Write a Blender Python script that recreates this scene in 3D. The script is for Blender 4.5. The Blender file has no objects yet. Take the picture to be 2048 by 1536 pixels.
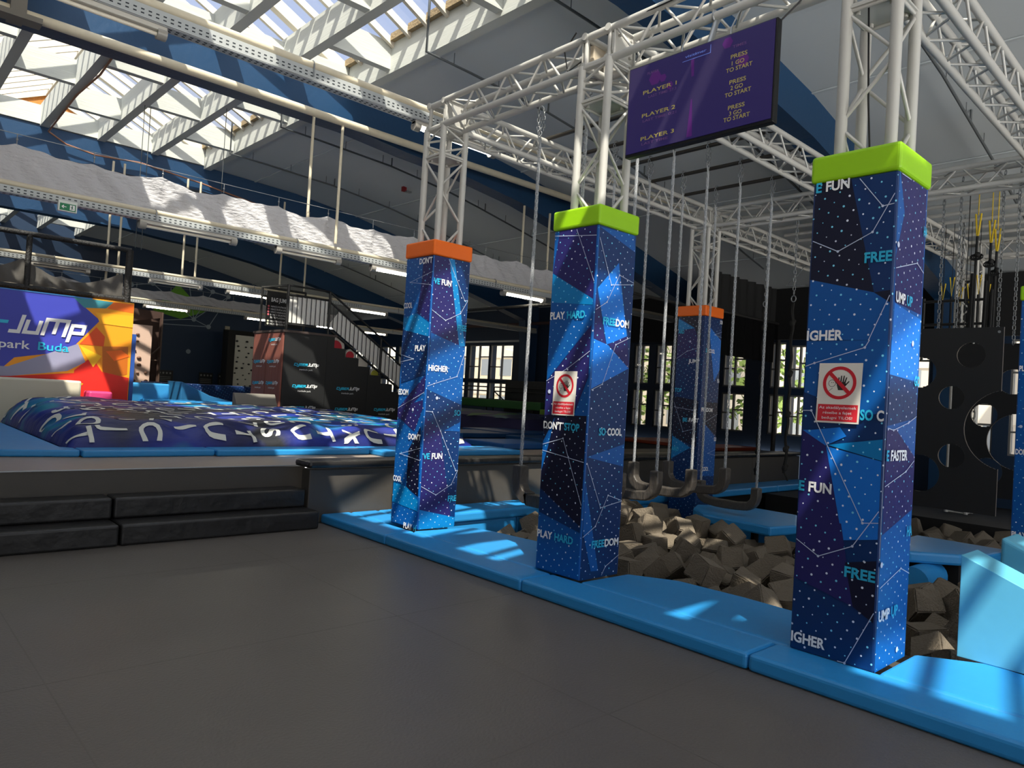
import bpy, bmesh, math, random
from mathutils import Vector, Matrix
S = bpy.context.scene
COL = S.collection
random.seed(7)
# ------------------------------------------------------------------ camera, sky, sun, exposure
YAW, PITCH, ROLL, FPX = 0.822915, 0.016927, 0.0594742, 1449.38
cd = bpy.data.cameras.new('camera'); cam = bpy.data.objects.new('camera', cd); COL.objects.link(cam)
_f = Vector((math.cos(YAW)*math.cos(PITCH), math.sin(YAW)*math.cos(PITCH), math.sin(PITCH)))
_r = Vector((math.sin(YAW), -math.cos(YAW), 0)); _u = _r.cross(_f)
_r2 = math.cos(ROLL)*_r + math.sin(ROLL)*_u; _u2 = -math.sin(ROLL)*_r + math.cos(ROLL)*_u
cam.matrix_world = Matrix(((_r2.x, _u2.x, -_f.x, 0), (_r2.y, _u2.y, -_f.y, 0), (_r2.z, _u2.z, -_f.z, 1.5), (0, 0, 0, 1)))
cd.sensor_width = 36.0; cd.lens = FPX/2048*36.0; cd.clip_start = .05; cd.clip_end = 300
S.camera = cam
S.view_settings.view_transform = 'Standard'; S.view_settings.look = 'None'
S.view_settings.gamma = 1; S.view_settings.use_curve_mapping = False
S.view_settings.exposure = 0.0
S.cycles.use_denoising = True
S.cycles.max_bounces = 10; S.cycles.diffuse_bounces = 5; S.cycles.transparent_max_bounces = 20
S.cycles.sample_clamp_indirect = 6.0

w = bpy.data.worlds.new('sky'); S.world = w; w.use_nodes = True
nt = w.node_tree; nt.nodes.clear()
tc = nt.nodes.new('ShaderNodeTexCoord'); sp = nt.nodes.new('ShaderNodeSeparateXYZ')
rmp = nt.nodes.new('ShaderNodeValToRGB'); nz = nt.nodes.new('ShaderNodeTexNoise'); nr = nt.nodes.new('ShaderNodeValToRGB')
mx = nt.nodes.new('ShaderNodeMix'); mx.data_type = 'RGBA'; bg = nt.nodes.new('ShaderNodeBackground'); wo = nt.nodes.new('ShaderNodeOutputWorld')
el = rmp.color_ramp.elements      # position = (z + 1) / 2; radiance in tenths so bright ground and horizon haze fit the ramp
GR = .06; GND = .56
GLOW = .3
el[0].position = 0.0; el[0].color = (GND*1.03, GND, GND*.95, 1)
el[1].position = 1.0; el[1].color = (.036, .046, .07, 1)
for p_, c_ in ((.46, (GND*1.03, GND, GND*.95, 1)), (.50, (GR*1.02, GR, GR*.95, 1)), (.60, (GR*.97, GR, GR*1.04, 1)), (.70, (.052, .062, .09, 1))):
    e_ = el.new(p_); e_.color = c_
mr = nt.nodes.new('ShaderNodeMath'); mr.operation = 'MULTIPLY_ADD'; mr.inputs[1].default_value = .5; mr.inputs[2].default_value = .5
nz.inputs['Scale'].default_value = 3.2; nz.inputs['Detail'].default_value = 5
nr.color_ramp.elements[0].position = .48; nr.color_ramp.elements[0].color = (0, 0, 0, 1)
nr.color_ramp.elements[1].position = .72; nr.color_ramp.elements[1].color = (.75, .75, .75, 1)
L_ = nt.links.new
L_(tc.outputs['Generated'], sp.inputs[0]); L_(sp.outputs['Z'], mr.inputs[0]); L_(mr.outputs[0], rmp.inputs[0])
up = nt.nodes.new('ShaderNodeMath'); up.operation = 'GREATER_THAN'; up.inputs[1].default_value = .4
ml = nt.nodes.new('ShaderNodeMath'); ml.operation = 'MULTIPLY'
L_(tc.outputs['Generated'], nz.inputs['Vector']); L_(nz.outputs['Fac'], nr.inputs[0]); L_(sp.outputs['Z'], up.inputs[0])
L_(nr.outputs[0], ml.inputs[0]); L_(up.outputs[0], ml.inputs[1]); L_(ml.outputs[0], mx.inputs[0]); L_(rmp.outputs[0], mx.inputs[6]); mx.inputs[7].default_value = (.085, .086, .09, 1)
SD = (.40, .60, -1.0)
dp = nt.nodes.new('ShaderNodeVectorMath'); dp.operation = 'DOT_PRODUCT'; _l = math.sqrt(sum(v*v for v in SD)); dp.inputs[1].default_value = tuple(-v/_l for v in SD)
pm_ = nt.nodes.new('ShaderNodeMath'); pm_.operation = 'MAXIMUM'; pm_.inputs[1].default_value = 0.0
pw = nt.nodes.new('ShaderNodeMath'); pw.operation = 'POWER'; pw.inputs[1].default_value = 4.0     # bright hazy sky round the sun
ad = nt.nodes.new('ShaderNodeMix'); ad.data_type = 'RGBA'; ad.blend_type = 'ADD'; ad.inputs[7].default_value = (GLOW*.97, GLOW*.98, GLOW, 1)
L_(tc.outputs['Generated'], dp.inputs[0]); L_(dp.outputs['Value'], pm_.inputs[0]); L_(pm_.outputs[0], pw.inputs[0])
L_(pw.outputs[0], ad.inputs[0]); L_(mx.outputs[2], ad.inputs[6]); L_(ad.outputs[2], bg.inputs['Color']); bg.inputs['Strength'].default_value = 10.0; L_(bg.outputs[0], wo.inputs[0])

SUN = Vector((.40, .60, -1.0))
sl = bpy.data.lights.new('sun', 'SUN'); so = bpy.data.objects.new('sun', sl); COL.objects.link(so)
sl.energy = 9.0; sl.color = (1.0, .93, .80); sl.angle = math.radians(.6)
so.rotation_euler = SUN.to_track_quat('-Z', 'Y').to_euler(); so.location = (-6, -9, 15)

# ------------------------------------------------------------------ materials
def lin(c):
    return tuple(((v/255)/12.92 if v/255 <= .04045 else ((v/255+.055)/1.055)**2.4) for v in c)
_mats = {}
def mat(name, c, rough=.5, metal=0.0, bump=0.0, bscale=20.0, var=0.0, vscale=3.0, spec=.5, emis=None, est=1.0, alpha=None, stretch=None):
    if name in _mats: return _mats[name]
    m = bpy.data.materials.new(name); m.use_nodes = True; t = m.node_tree; b = t.nodes['Principled BSDF']
    lc = lin(c) + (1,)
    b.inputs['Base Color'].default_value = lc; b.inputs['Roughness'].default_value = rough
    b.inputs['Metallic'].default_value = metal; b.inputs['Specular IOR Level'].default_value = spec
    if alpha is not None: b.inputs['Alpha'].default_value = alpha
    if emis: b.inputs['Emission Color'].default_value = lin(emis)+(1,); b.inputs['Emission Strength'].default_value = est
    if bump or var:
        co = t.nodes.new('ShaderNodeTexCoord')
        src = co.outputs['Object']
        if stretch:
            mp = t.nodes.new('ShaderNodeMapping'); mp.inputs['Scale'].default_value = stretch
            t.links.new(src, mp.inputs[0]); src = mp.outputs[0]
    if var:
        n = t.nodes.new('ShaderNodeTexNoise'); n.inputs['Scale'].default_value = vscale; n.inputs['Detail'].default_value = 6
        r = t.nodes.new('ShaderNodeMix'); r.data_type = 'RGBA'
        r.inputs[6].default_value = tuple(v*(1-var) for v in lc[:3])+(1,); r.inputs[7].default_value = tuple(min(1, v*(1+var)) for v in lc[:3])+(1,)
        t.links.new(src, n.inputs['Vector']); t.links.new(n.outputs['Fac'], r.inputs[0]); t.links.new(r.outputs[2], b.inputs['Base Color'])
    if bump:
        n = t.nodes.new('ShaderNodeTexNoise'); n.inputs['Scale'].default_value = bscale; n.inputs['Detail'].default_value = 4
        bp = t.nodes.new('ShaderNodeBump'); bp.inputs['Strength'].default_value = bump; bp.inputs['Distance'].default_value = .03
        t.links.new(src, n.inputs['Vector']); t.links.new(n.outputs['Fac'], bp.inputs['Height']); t.links.new(bp.outputs[0], b.inputs['Normal'])
    _mats[name] = m
    return m
def glass_mat():
    m = bpy.data.materials.new('window_glass'); m.use_nodes = True; t = m.node_tree; t.nodes.clear()
    o = t.nodes.new('ShaderNodeOutputMaterial'); x = t.nodes.new('ShaderNodeMixShader'); tr = t.nodes.new('ShaderNodeBsdfTransparent'); g = t.nodes.new('ShaderNodeBsdfGlossy')
    tr.inputs[0].default_value = (.93, .95, .96, 1); g.inputs['Roughness'].default_value = .03; x.inputs[0].default_value = .05
    t.links.new(tr.outputs[0], x.inputs[1]); t.links.new(g.outputs[0], x.inputs[2]); t.links.new(x.outputs[0], o.inputs[0]); return m
GLASS = glass_mat()
def net_mat(name, c, opac, scale):
    m = bpy.data.materials.new(name); m.use_nodes = True; t = m.node_tree; t.nodes.clear()
    o = t.nodes.new('ShaderNodeOutputMaterial'); x = t.nodes.new('ShaderNodeMixShader'); tr = t.nodes.new('ShaderNodeBsdfTransparent'); d = t.nodes.new('ShaderNodeBsdfDiffuse')
    d.inputs[0].default_value = lin(c)+(1,); x.inputs[0].default_value = opac
    t.links.new(tr.outputs[0], x.inputs[1]); t.links.new(d.outputs[0], x.inputs[2]); t.links.new(x.outputs[0], o.inputs[0]); return m
NET = net_mat('black_net', (14, 14, 16), .55, 1); NETT = net_mat('thin_black_net', (16, 16, 18), .38, 1)
HOSE = net_mat('clear_hose', (205, 208, 212), .34, 1)
def star_mat(name, c):
    "printed vinyl: flat facet colour with a tilted grid of white and cyan dots"
    m = mat(name, c, .38, bump=.12, bscale=6); t = m.node_tree; b = t.nodes['Principled BSDF']
    N = t.nodes.new
    co = N('ShaderNodeTexCoord'); s = N('ShaderNodeSeparateXYZ'); a = N('ShaderNodeMath'); cb = N('ShaderNodeCombineXYZ')
    t.links.new(co.outputs['Object'], s.inputs[0]); a.operation = 'SUBTRACT'
    t.links.new(s.outputs['X'], a.inputs[0]); t.links.new(s.outputs['Y'], a.inputs[1]); t.links.new(a.outputs[0], cb.inputs[0]); t.links.new(s.outputs['Z'], cb.inputs[1])
    mp = N('ShaderNodeMapping'); mp.inputs['Rotation'].default_value = (0, 0, .5); mp.inputs['Scale'].default_value = (15.5, 15.5, 1); mp.inputs['Location'].default_value = (40, 40, 0)
    t.links.new(cb.outputs[0], mp.inputs[0])
    fl = N('ShaderNodeVectorMath'); fl.operation = 'FLOOR'; fr = N('ShaderNodeVectorMath'); fr.operation = 'FRACTION'
    t.links.new(mp.outputs[0], fl.inputs[0]); t.links.new(mp.outputs[0], fr.inputs[0])
    sb = N('ShaderNodeVectorMath'); sb.operation = 'SUBTRACT'; sb.inputs[1].default_value = (.5, .5, 0); t.links.new(fr.outputs[0], sb.inputs[0])
    ln = N('ShaderNodeVectorMath'); ln.operation = 'LENGTH'; t.links.new(sb.outputs[0], ln.inputs[0])
    wn = N('ShaderNodeTexWhiteNoise'); wn.noise_dimensions = '2D'; t.links.new(fl.outputs[0], wn.inputs['Vector'])
    rad = N('ShaderNodeMath'); rad.operation = 'MULTIPLY_ADD'; rad.inputs[1].default_value = .06; rad.inputs[2].default_value = .045; t.links.new(wn.outputs['Value'], rad.inputs[0])
    lt = N('ShaderNodeMath'); lt.operation = 'LESS_THAN'; t.links.new(ln.outputs['Value'], lt.inputs[0]); t.links.new(rad.outputs[0], lt.inputs[1])
    sx = N('ShaderNodeSeparateXYZ'); t.links.new(wn.outputs['Color'], sx.inputs[0])
    gt = N('ShaderNodeMath'); gt.operation = 'GREATER_THAN'; gt.inputs[1].default_value = .5; t.links.new(sx.outputs['Y'], gt.inputs[0])
    dc = N('ShaderNodeMix'); dc.data_type = 'RGBA'; dc.inputs[6].default_value = lin((120, 205, 235))+(1,); dc.inputs[7].default_value = lin((225, 230, 245))+(1,); t.links.new(gt.outputs[0], dc.inputs[0])
    mxx = N('ShaderNodeMix'); mxx.data_type = 'RGBA'; mxx.inputs[6].default_value = lin(c)+(1,); t.links.new(lt.outputs[0], mxx.inputs[0]); t.links.new(dc.outputs[2], mxx.inputs[7])
    t.links.new(mxx.outputs[2], b.inputs['Base Color']); return m

# ------------------------------------------------------------------ mesh builder
class MB:
    def __init__(s): s.v = []; s.f = []; s.m = []; s.sm = []
    def add(s, vs, fs, mi=0, smooth=False):
        o = len(s.v); s.v += [tuple(v) for v in vs]
        for f in fs: s.f.append(tuple(i+o for i in f)); s.m.append(mi); s.sm.append(smooth)
        return s
    def merge(s, o, off):
        k = len(s.v); s.v += o.v; s.f += [tuple(i+k for i in f) for f in o.f]; s.m += [i+off for i in o.m]; s.sm += o.sm; return s
    def box(s, x0, x1, y0, y1, z0, z1, mi=0):
        return s.add([(x0,y0,z0),(x1,y0,z0),(x1,y1,z0),(x0,y1,z0),(x0,y0,z1),(x1,y0,z1),(x1,y1,z1),(x0,y1,z1)],
                     [(0,3,2,1),(4,5,6,7),(0,1,5,4),(1,2,6,5),(2,3,7,6),(3,0,4,7)], mi)
    def prism(s, poly, axis, a, b, mi=0):
        "extrude a 2D polygon along an axis; axis 2: (x,y), 1: (x,z), 0: (y,z)"
        def P(q, h): return (q[0], q[1], h) if axis == 2 else ((q[0], h, q[1]) if axis == 1 else (h, q[0], q[1]))
        n = len(poly); area = sum(poly[i][0]*poly[(i+1)%n][1]-poly[(i+1)%n][0]*poly[i][1] for i in range(n))
        if (area < 0) != (axis == 1): poly = poly[::-1]
        vs = [P(q, a) for q in poly]+[P(q, b) for q in poly]
        fs = [tuple(range(n-1, -1, -1)), tuple(range(n, 2*n))]+[(i, (i+1)%n, n+(i+1)%n, n+i) for i in range(n)]
        return s.add(vs, fs, mi)
    def cyl(s, p, q, r, n=8, mi=0, caps=True, r2=None):
        p = Vector(p); q = Vector(q); d = (q-p)
        if d.length < 1e-6: return s
        d.normalize(); a = d.orthogonal().normalized(); b = d.cross(a); r2 = r if r2 is None else r2
        vs = [p+(a*math.cos(t)+b*math.sin(t))*r for t in [2*math.pi*i/n for i in range(n)]]+[q+(a*math.cos(t)+b*math.sin(t))*r2 for t in [2*math.pi*i/n for i in range(n)]]
        s.add(vs, [(i, (i+1)%n, n+(i+1)%n, n+i) for i in range(n)], mi, True)
        if caps: s.add(vs, [tuple(range(n-1, -1, -1)), tuple(range(n, 2*n))], mi)
        return s
    def tube(s, pts, r, n=6, mi=0, closed=False, flat=None):
        pts = [Vector(p) for p in pts]; N = len(pts); rings = []; up = None
        for i, p in enumerate(pts):
            a = pts[(i-1) % N] if (closed or i) else p; b = pts[(i+1) % N] if (closed or i < N-1) else p
            d = (b-a).normalized()
            if up is None: up = d.orthogonal().normalized()
            x = (up-d*up.dot(d)); x = x.normalized() if x.length > 1e-6 else d.orthogonal().normalized(); up = x; y = d.cross(x)
            rings.append([p+(x*math.cos(2*math.pi*k/n)+y*math.sin(2*math.pi*k/n))*r for k in range(n)])
        vs = [v for g in rings for v in g]; fs = []
        for i in range(N if closed else N-1):
            j = (i+1) % N
            for k in range(n): fs.append((i*n+k, i*n+(k+1)%n, j*n+(k+1)%n, j*n+k))
        s.add(vs, fs, mi, True)
        if not closed: s.add(vs, [tuple(range(n-1, -1, -1)), tuple(range((N-1)*n, N*n))], mi)
        return s
    def quad(s, pts, mi=0): return s.add(pts, [tuple(range(len(pts)))], mi)
    def disc(s, c, u, v, r, n=16, mi=0):
        c = Vector(c); return s.add([c+u*math.cos(2*math.pi*i/n)*r+v*math.sin(2*math.pi*i/n)*r for i in range(n)], [tuple(range(n))], mi)
    def ring(s, c, u, v, r0, r1, n=40, mi=0):
        c = Vector(c); vs = [c+(u*math.cos(2*math.pi*i/n)+v*math.sin(2*math.pi*i/n))*r for r in (r0, r1) for i in range(n)]
        return s.add(vs, [(i, (i+1)%n, n+(i+1)%n, n+i) for i in range(n)], mi)
    def sphere(s, c, r, n=10, m=7, mi=0, sc=(1,1,1)):
        vs = [(c[0], c[1], c[2]+r*sc[2])]
        for i in range(1, m):
            t = math.pi*i/m
            for k in range(n): a = 2*math.pi*k/n; vs.append((c[0]+r*sc[0]*math.sin(t)*math.cos(a), c[1]+r*sc[1]*math.sin(t)*math.sin(a), c[2]+r*sc[2]*math.cos(t)))
        vs.append((c[0], c[1], c[2]-r*sc[2])); fs = [(0, 1+k, 1+(k+1)%n) for k in range(n)]
        for i in range(m-2):
            for k in range(n): a = 1+i*n; fs.append((a+k, a+n+k, a+n+(k+1)%n, a+(k+1)%n))
        z = len(vs)-1; a = 1+(m-2)*n; fs += [(z, a+(k+1)%n, a+k) for k in range(n)]
        return s.add(vs, fs, mi, True)
    def build(s, name, mats, parent=None, bevel=0.0, origin=None, seg=2):
        me = bpy.data.meshes.new(name)
        o_ = Vector(origin) if origin is not None else (parent_origin(parent) if parent else Vector((0,0,0)))
        me.from_pydata([tuple(Vector(v)-o_) for v in s.v], [], s.f)
        mats = mats if isinstance(mats, (list, tuple)) else [mats]
        for m in mats: me.materials.append(m)
        me.polygons.foreach_set('material_index', s.m); me.polygons.foreach_set('use_smooth', s.sm)
        me.update()
        o = bpy.data.objects.new(name, me); COL.objects.link(o)
        if parent: o.parent = parent; o.location = o_-parent_origin(parent)
        else: o.location = o_
        if bevel:
            b = o.modifiers.new('bevel', 'BEVEL'); b.width = bevel; b.segments = seg; b.limit_method = 'ANGLE'
        return o
def parent_origin(o):
    p = Vector(o.location)
    while o.parent: o = o.parent; p = p+Vector(o.location)
    return p
def tag(o, label, cat, group=None, kind=None):
    o['label'] = label; o['category'] = cat
    if group: o['group'] = group
    if kind: o['kind'] = kind
    return o
def struct(o): o['kind'] = 'structure'; return o
def thing(name, loc, label, cat, group=None):
    o = bpy.data.objects.new(name, None); COL.objects.link(o); o.location = loc; o.empty_display_size = .1
    return tag(o, label, cat, group)
def dup(o, loc, label=None, group=None, rot=None):
    r = o.copy(); COL.objects.link(r); r.location = loc
    if rot is not None: r.rotation_euler = rot
    if label: r['label'] = label
    if group: r['group'] = group
    for ch in list(o.children):
        c = ch.copy(); COL.objects.link(c); c.parent = r
        for g in list(ch.children):
            d = g.copy(); COL.objects.link(d); d.parent = c
    return r

# lettering: glyph outlines of the built-in font, scaled onto any plane
_txt = {}
def glyphs(body, bold=.0):
    k = (body, bold)
    if k in _txt: return _txt[k]
    c = bpy.data.curves.new('t', 'FONT'); c.body = body; c.offset = bold; c.resolution_u = 3; c.fill_mode = 'FRONT' if hasattr(c, 'fill_mode') else c.fill_mode
    o = bpy.data.objects.new('t', c); COL.objects.link(o); bpy.context.view_layer.update()
    me = bpy.data.meshes.new_from_object(o)
    vs = [(v.co.x, v.co.y) for v in me.vertices]; fs = [tuple(p.vertices) for p in me.polygons]
    bpy.data.objects.remove(o); bpy.data.curves.remove(c); bpy.data.meshes.remove(me)
    _txt[k] = (vs, fs); return _txt[k]
_cap = {}
def put_text(mb, segs, org, ux, uz, h, width=None, bold=.018, shear=0.0, align='l', gap=.28, tracking=1.0):
    """segs: [(text, material index)], cap height h, optional total width; org is the baseline start"""
    if bold not in _cap: _cap[bold] = max(v[1] for v in glyphs('H', bold)[0])
    cap = _cap[bold]; parts = []; x = 0.0
    for t, mi in segs:
        lead = len(t)-len(t.lstrip()); x += lead*gap; t = t.strip()
        vs, fs = glyphs(t, bold); x0 = min(v[0] for v in vs); x1 = max(v[0] for v in vs)
        parts.append((vs, fs, mi, x-x0)); x += x1-x0+.06
    tot = x-.06; sy = h/cap; sx = (width/tot) if width else sy*tracking
    org = Vector(org); ux = Vector(ux); uz = Vector(uz)
    sh = -tot*sx*(.5 if align == 'c' else (1 if align == 'r' else 0))
    for vs, fs, mi, dx in parts:
        mb.add([org+ux*((v[0]+dx)*sx+v[1]*sy*shear+sh)+uz*(v[1]*sy) for v in vs], fs, mi)
    return tot*sx
STROKES = {'c': (1.0, [[(1,1),(0,1),(0,0),(1,0)]]), 'y': (1.0, [[(0,1),(0,.3),(1,.3)], [(1,1),(1,-.4),(.1,-.4)]]),
 'b': (1.0, [[(0,1),(.85,1),(.85,.5),(0,.5)], [(0,1),(0,0),(1,0),(1,.5)]]), 'e': (1.0, [[(1,0),(0,0),(0,1),(1,1)], [(0,.5),(.8,.5)]]),
 'r': (1.0, [[(0,0),(0,1),(1,1),(1,.6),(.1,.6)], [(.5,.6),(1,0)]]), 'j': (.6, [[(.6,.95),(.6,0),(0,0)], [(.6,1.25),(.6,1.4)]]),
 'u': (1.0, [[(0,1),(0,0),(1,0),(1,1)]]), 'm': (1.7, [[(0,0),(0,1.35),(1.7,1.35),(1.7,0)], [(.85,1.35),(.85,.2)]]),
 'p': (1.0, [[(0,-.45),(0,1),(1,1),(1,.3),(.1,.3)]]), '-': (.9, [[(0,.95),(.9,.95)]])}
def put_logo(mb, word, org, ux, uz, width, mi, shear=.22, th=.17):
    tot = sum(STROKES[c][0]+.45 for c in word)-.45; s = width/tot; x = 0; org = Vector(org); ux = Vector(ux); uz = Vector(uz); nn = ux.cross(uz)*.0005; q_ = 0
    for k, c in enumerate(word):
        adv, lines = STROKES[c]; m_ = mi[k] if isinstance(mi, (list, tuple)) else mi
        for l in lines:
            for (a, b) in zip(l[:-1], l[1:]):
                a = Vector((a[0], a[1])); b = Vector((b[0], b[1])); d = (b-a).normalized(); n = Vector((-d.y, d.x))*th; a2 = a-d*th; b2 = b+d*th
                q = [a2-n, b2-n, b2+n, a2+n]
                q_ = (q_+1) % 5; mb.quad([org+nn*q_+ux*((x+v.x+v.y*shear)*s)+uz*(v.y*s) for v in q], m_)
        x += adv+.45
X_, Y_, Z_ = Vector((1,0,0)), Vector((0,1,0)), Vector((0,0,1))
# ------------------------------------------------------------------ common materials
M_FLOOR = mat('floor_vinyl', (100, 94, 89), .42, bump=.12, bscale=60, var=.16, vscale=1.1)
M_BLUE = mat('blue_vinyl', (42, 140, 206), .42, bump=.22, bscale=5, var=.05, vscale=2, stretch=(1, 1, 1))
M_BLUE2 = mat('light_blue_vinyl', (92, 176, 206), .5, bump=.15, bscale=4, var=.05)
M_BLACKV = mat('black_vinyl', (32, 31, 31), .4, bump=.7, bscale=4, var=.1)
M_BLACKP = mat('black_padding', (70, 66, 61), .5, bump=.1, bscale=9, var=.08)
M_DECK = mat('deck_vinyl', (150, 137, 126), .45, bump=.08, bscale=14, var=.08)
M_BEAM = mat('blue_beam_paint', (11, 56, 92), .5, bump=.15, bscale=14, var=.06)
M_LATT = mat('white_timber', (198, 200, 193), .6, bump=.12, bscale=8, var=.03, stretch=(.3, .3, 6))
M_RAFT = mat('cream_timber', (220, 210, 192), .6, var=.04)
M_CEIL = mat('grey_ceiling_paint', (192, 197, 198), .7, bump=.05, bscale=3, var=.03, vscale=.8)
M_WALLD = mat('navy_wall_paint', (10, 40, 68), .6, var=.05)
M_STEEL = mat('grey_truss_paint', (190, 188, 182), .38, metal=.15, var=.03)
M_ZINC = mat('galvanised_steel', (150, 153, 155), .4, metal=.7)
M_CREAM = mat('cream_pipe_paint', (206, 196, 172), .45, var=.1, vscale=12)
M_BLACK = mat('black_steel', (22, 22, 23), .45)
M_DARK = mat('dark_fabric', (14, 14, 14), .8)
M_WHITE = mat('white_print', (236, 236, 236), .5); M_CYAN = mat('cyan_print', (40, 186, 224), .5)

# ------------------------------------------------------------------ large structure
FR = [-7.6, -1.6, 4.38, 9.96, 15.93, 21.9, 27.87]       # near faces of the roof frames
XW = 15.8; YF = 27.7
def Zt(x):
    x = abs(x-3.0)+3.0
    P = [(3, 6.02), (5.6, 6.02), (7.6, 5.93), (9.2, 5.74), (11.6, 5.27), (14, 4.72), (16.2, 4.2)]
    for (a, b), (c, d) in zip(P[:-1], P[1:]):
        if x <= c: return b+(d-b)*(x-a)/(c-a)
    return P[-1][1]
struct(MB().prism([(-10, -.3), (-10, 4.3)]+[(x, Zt(x)+.08) for x in (-8, -5.6, -3.2, -1.6, .3)]+[(.5, 6.5), (3, 7.7), (5.5, 6.5)]+[(x, Zt(x)+.08) for x in (5.7, 7.6, 9.2, 11.6, 14)]+[(16.2, 4.3), (16.2, -.3)], 1, YF, YF+.3).build('wall_far', M_WALLD))
def Zb(x): return Zt(x)-(.55 if abs(x-3) < 3 else .6)
struct(MB().box(-10, 3.98, -8, YF, -.3, 0).build('floor', M_FLOOR))
struct(MB().box(3.98, 16.5, -8, 7.3, -1.2, -.75).build('floor_pit', M_DARK))
struct(MB().box(12.7, 16.5, -8, 6.6, -.75, -.02).box(9.98, 16.5, 6.86, 7.3, -.75, -.03).build('floor_right', M_DARK))

fs_ = MB()
for x in (-5.2, -3.2, -1.2, .8, 2.8): fs_.box(x-.003, x+.003, -8, 6.86, .0002, .0009)
for y in (-5.0, -3.2, -1.4, .4, 2.2, 4.0, 5.85): fs_.box(-9.9, 3.91, y-.003, y+.003, .0002, .0008)
struct(fs_.build('floor_seams', mat('floor_seam', (95, 89, 84), .45)))
lw = MB().box(-10.2, -9.9, -8, YF, -.3, 1.0).box(-10.2, -9.9, -8, YF, 3.0, 4.6)
for y in range(-8, 28, 3): lw.box(-10.2, -9.9, y, y+1.9, 1.0, 3.0)
struct(lw.build('wall_left', M_WALLD))
# painted figure on the far wall: green triangle and a net of grey dots and lines
fw = MB(); y_ = YF-.012
fw.quad([(8.85, y_, 4.87), (9.4, y_, 4.35), (9.97, y_, 4.0), (9.01, y_, 3.6), (8.05, y_, 3.8)], 0)
dots = [(9.48, 3.64), (10.03, 3.42), (9.36, 2.44), (10.7, 4.64), (7.0, 3.3), (8.0, 4.75), (9.2, 5.1), (10.1, 4.75), (7.3, 4.6)]
for a, b in ((0, 1), (1, 4), (0, 3), (0, 7), (0, 5), (3, 7), (5, 6), (0, 6), (0, 4), (1, 3), (7, 6), (5, 8)):
    (x0, z0), (x1, z1) = dots[a], dots[b]; d = Vector((x1-x0, z1-z0)).normalized(); n = Vector((-d.y, d.x))*.014
    fw.quad([(x0-n.x, y_-.002, z0-n.y), (x1-n.x, y_-.002, z1-n.y), (x1+n.x, y_-.002, z1+n.y), (x0+n.x, y_-.002, z0+n.y)], 1)
for x0, z0 in dots: fw.disc((x0, y_-.004, z0), X_, Z_, .085, 18, 1)
fw.quad([(10.75, y_, 2.7), (10.95, y_, 2.78), (10.95, y_, 2.62)], 1)
o = fw.build('wall_mural', [mat('green_wall_paint', (92, 150, 30), .6), mat('grey_wall_paint', (128, 140, 150), .6)]); struct(o)

# right wall with two rows of windows
wins = []
def win_pair(y0, y1): return [(y0, y1, 2.06, 3.17), (y0, y1, 1.42, 1.94)]
ww = [(17.07, 18.2, 2.0, 3.17), (18.25, 19.3, 2.0, 3.17), (19.45, 20.5, 2.0, 3.17), (20.6, 21.6, 2.0, 3.17), (17.07, 18.2, 1.35, 1.92), (18.25, 19.3, 1.35, 1.92), (19.45, 20.5, 1.35, 1.92), (20.6, 21.6, 1.35, 1.92),
      (11.0, 11.5, 2.05, 3.1), (11.72, 12.22, 2.05, 3.1), (8.88, 9.5, 2.05, 3.12), (9.7, 10.25, 2.05, 3.12), (7.9, 8.28, 2.05, 3.1), (7.35, 7.8, 2.05, 3.03),
      (11.0, 11.5, .92, 1.9), (11.72, 12.22, .92, 1.9), (8.88, 9.5, .98, 1.9), (9.7, 10.25, .98, 1.9), (7.9, 8.28, .98, 1.9), (7.35, 7.8, .98, 1.9)]
for k in range(9):
    y0 = 6.0-k*1.1; ww += [(y0, y0+.85, 2.05, 3.1), (y0, y0+.85, .95, 1.9)]
for k in range(4):
    y0 = 22.6+k*1.2; ww += [(y0, y0+1.0, 2.0, 3.17), (y0, y0+1.0, 1.35, 1.92)]
cols = sorted({(a, b) for a, b, _, _ in ww}); wl = MB(); py = -8.0
for a, b in cols:
    wl.box(XW, XW+.3, py, a, -.3, 4.9); hs = sorted((c, d) for y0, y1, c, d in ww if (y0, y1) == (a, b)); pz = -.3
    for c, d in hs: wl.box(XW, XW+.3, a, b, pz, c); pz = d
    wl.box(XW, XW+.3, a, b, pz, 4.9); py = b
wl.box(XW, XW+.3, py, YF+.3, -.3, 4.9)
struct(wl.build('wall_right', M_WALLD))
M_FRAME = mat('grey_window_frame', (112, 112, 110), .5)
for k, (a, b, c, d) in enumerate(ww):
    f = MB(); t = .035; x0, x1 = XW+.03, XW+.1
    f.box(x0, x1, a, a+t, c, d).box(x0, x1, b-t, b, c, d).box(x0, x1, a+t, b-t, c, c+t).box(x0, x1, a+t, b-t, d-t, d)
    m_ = (a+b)/2; f.box(x0, x1, m_-.018, m_+.018, c+t, d-t)
    if d-c > .8: f.box(x0, x1, a+t, m_-.018, d-.42, d-.385).box(x0, x1, m_+.018, b-t, c+.42, c+.455)
    o = f.build('window_%d' % (k+1), M_FRAME); struct(o)
    struct(MB().quad([(XW+.07, a+t, c+t), (XW+.07, b-t, c+t), (XW+.07, b-t, d-t), (XW+.07, a+t, d-t)]).build('window_pane', GLASS, o))
struct(MB().box(XW-.06, XW, 16.2, 22, 3.24, 3.3).build('trim_1', M_ZINC))
struct(MB().cyl((XW-.4, 12.5, 3.75), (XW-.4, 26, 3.75), .05, 10).build('trim_2', mat('red_pipe', (70, 40, 38), .5)))

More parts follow.
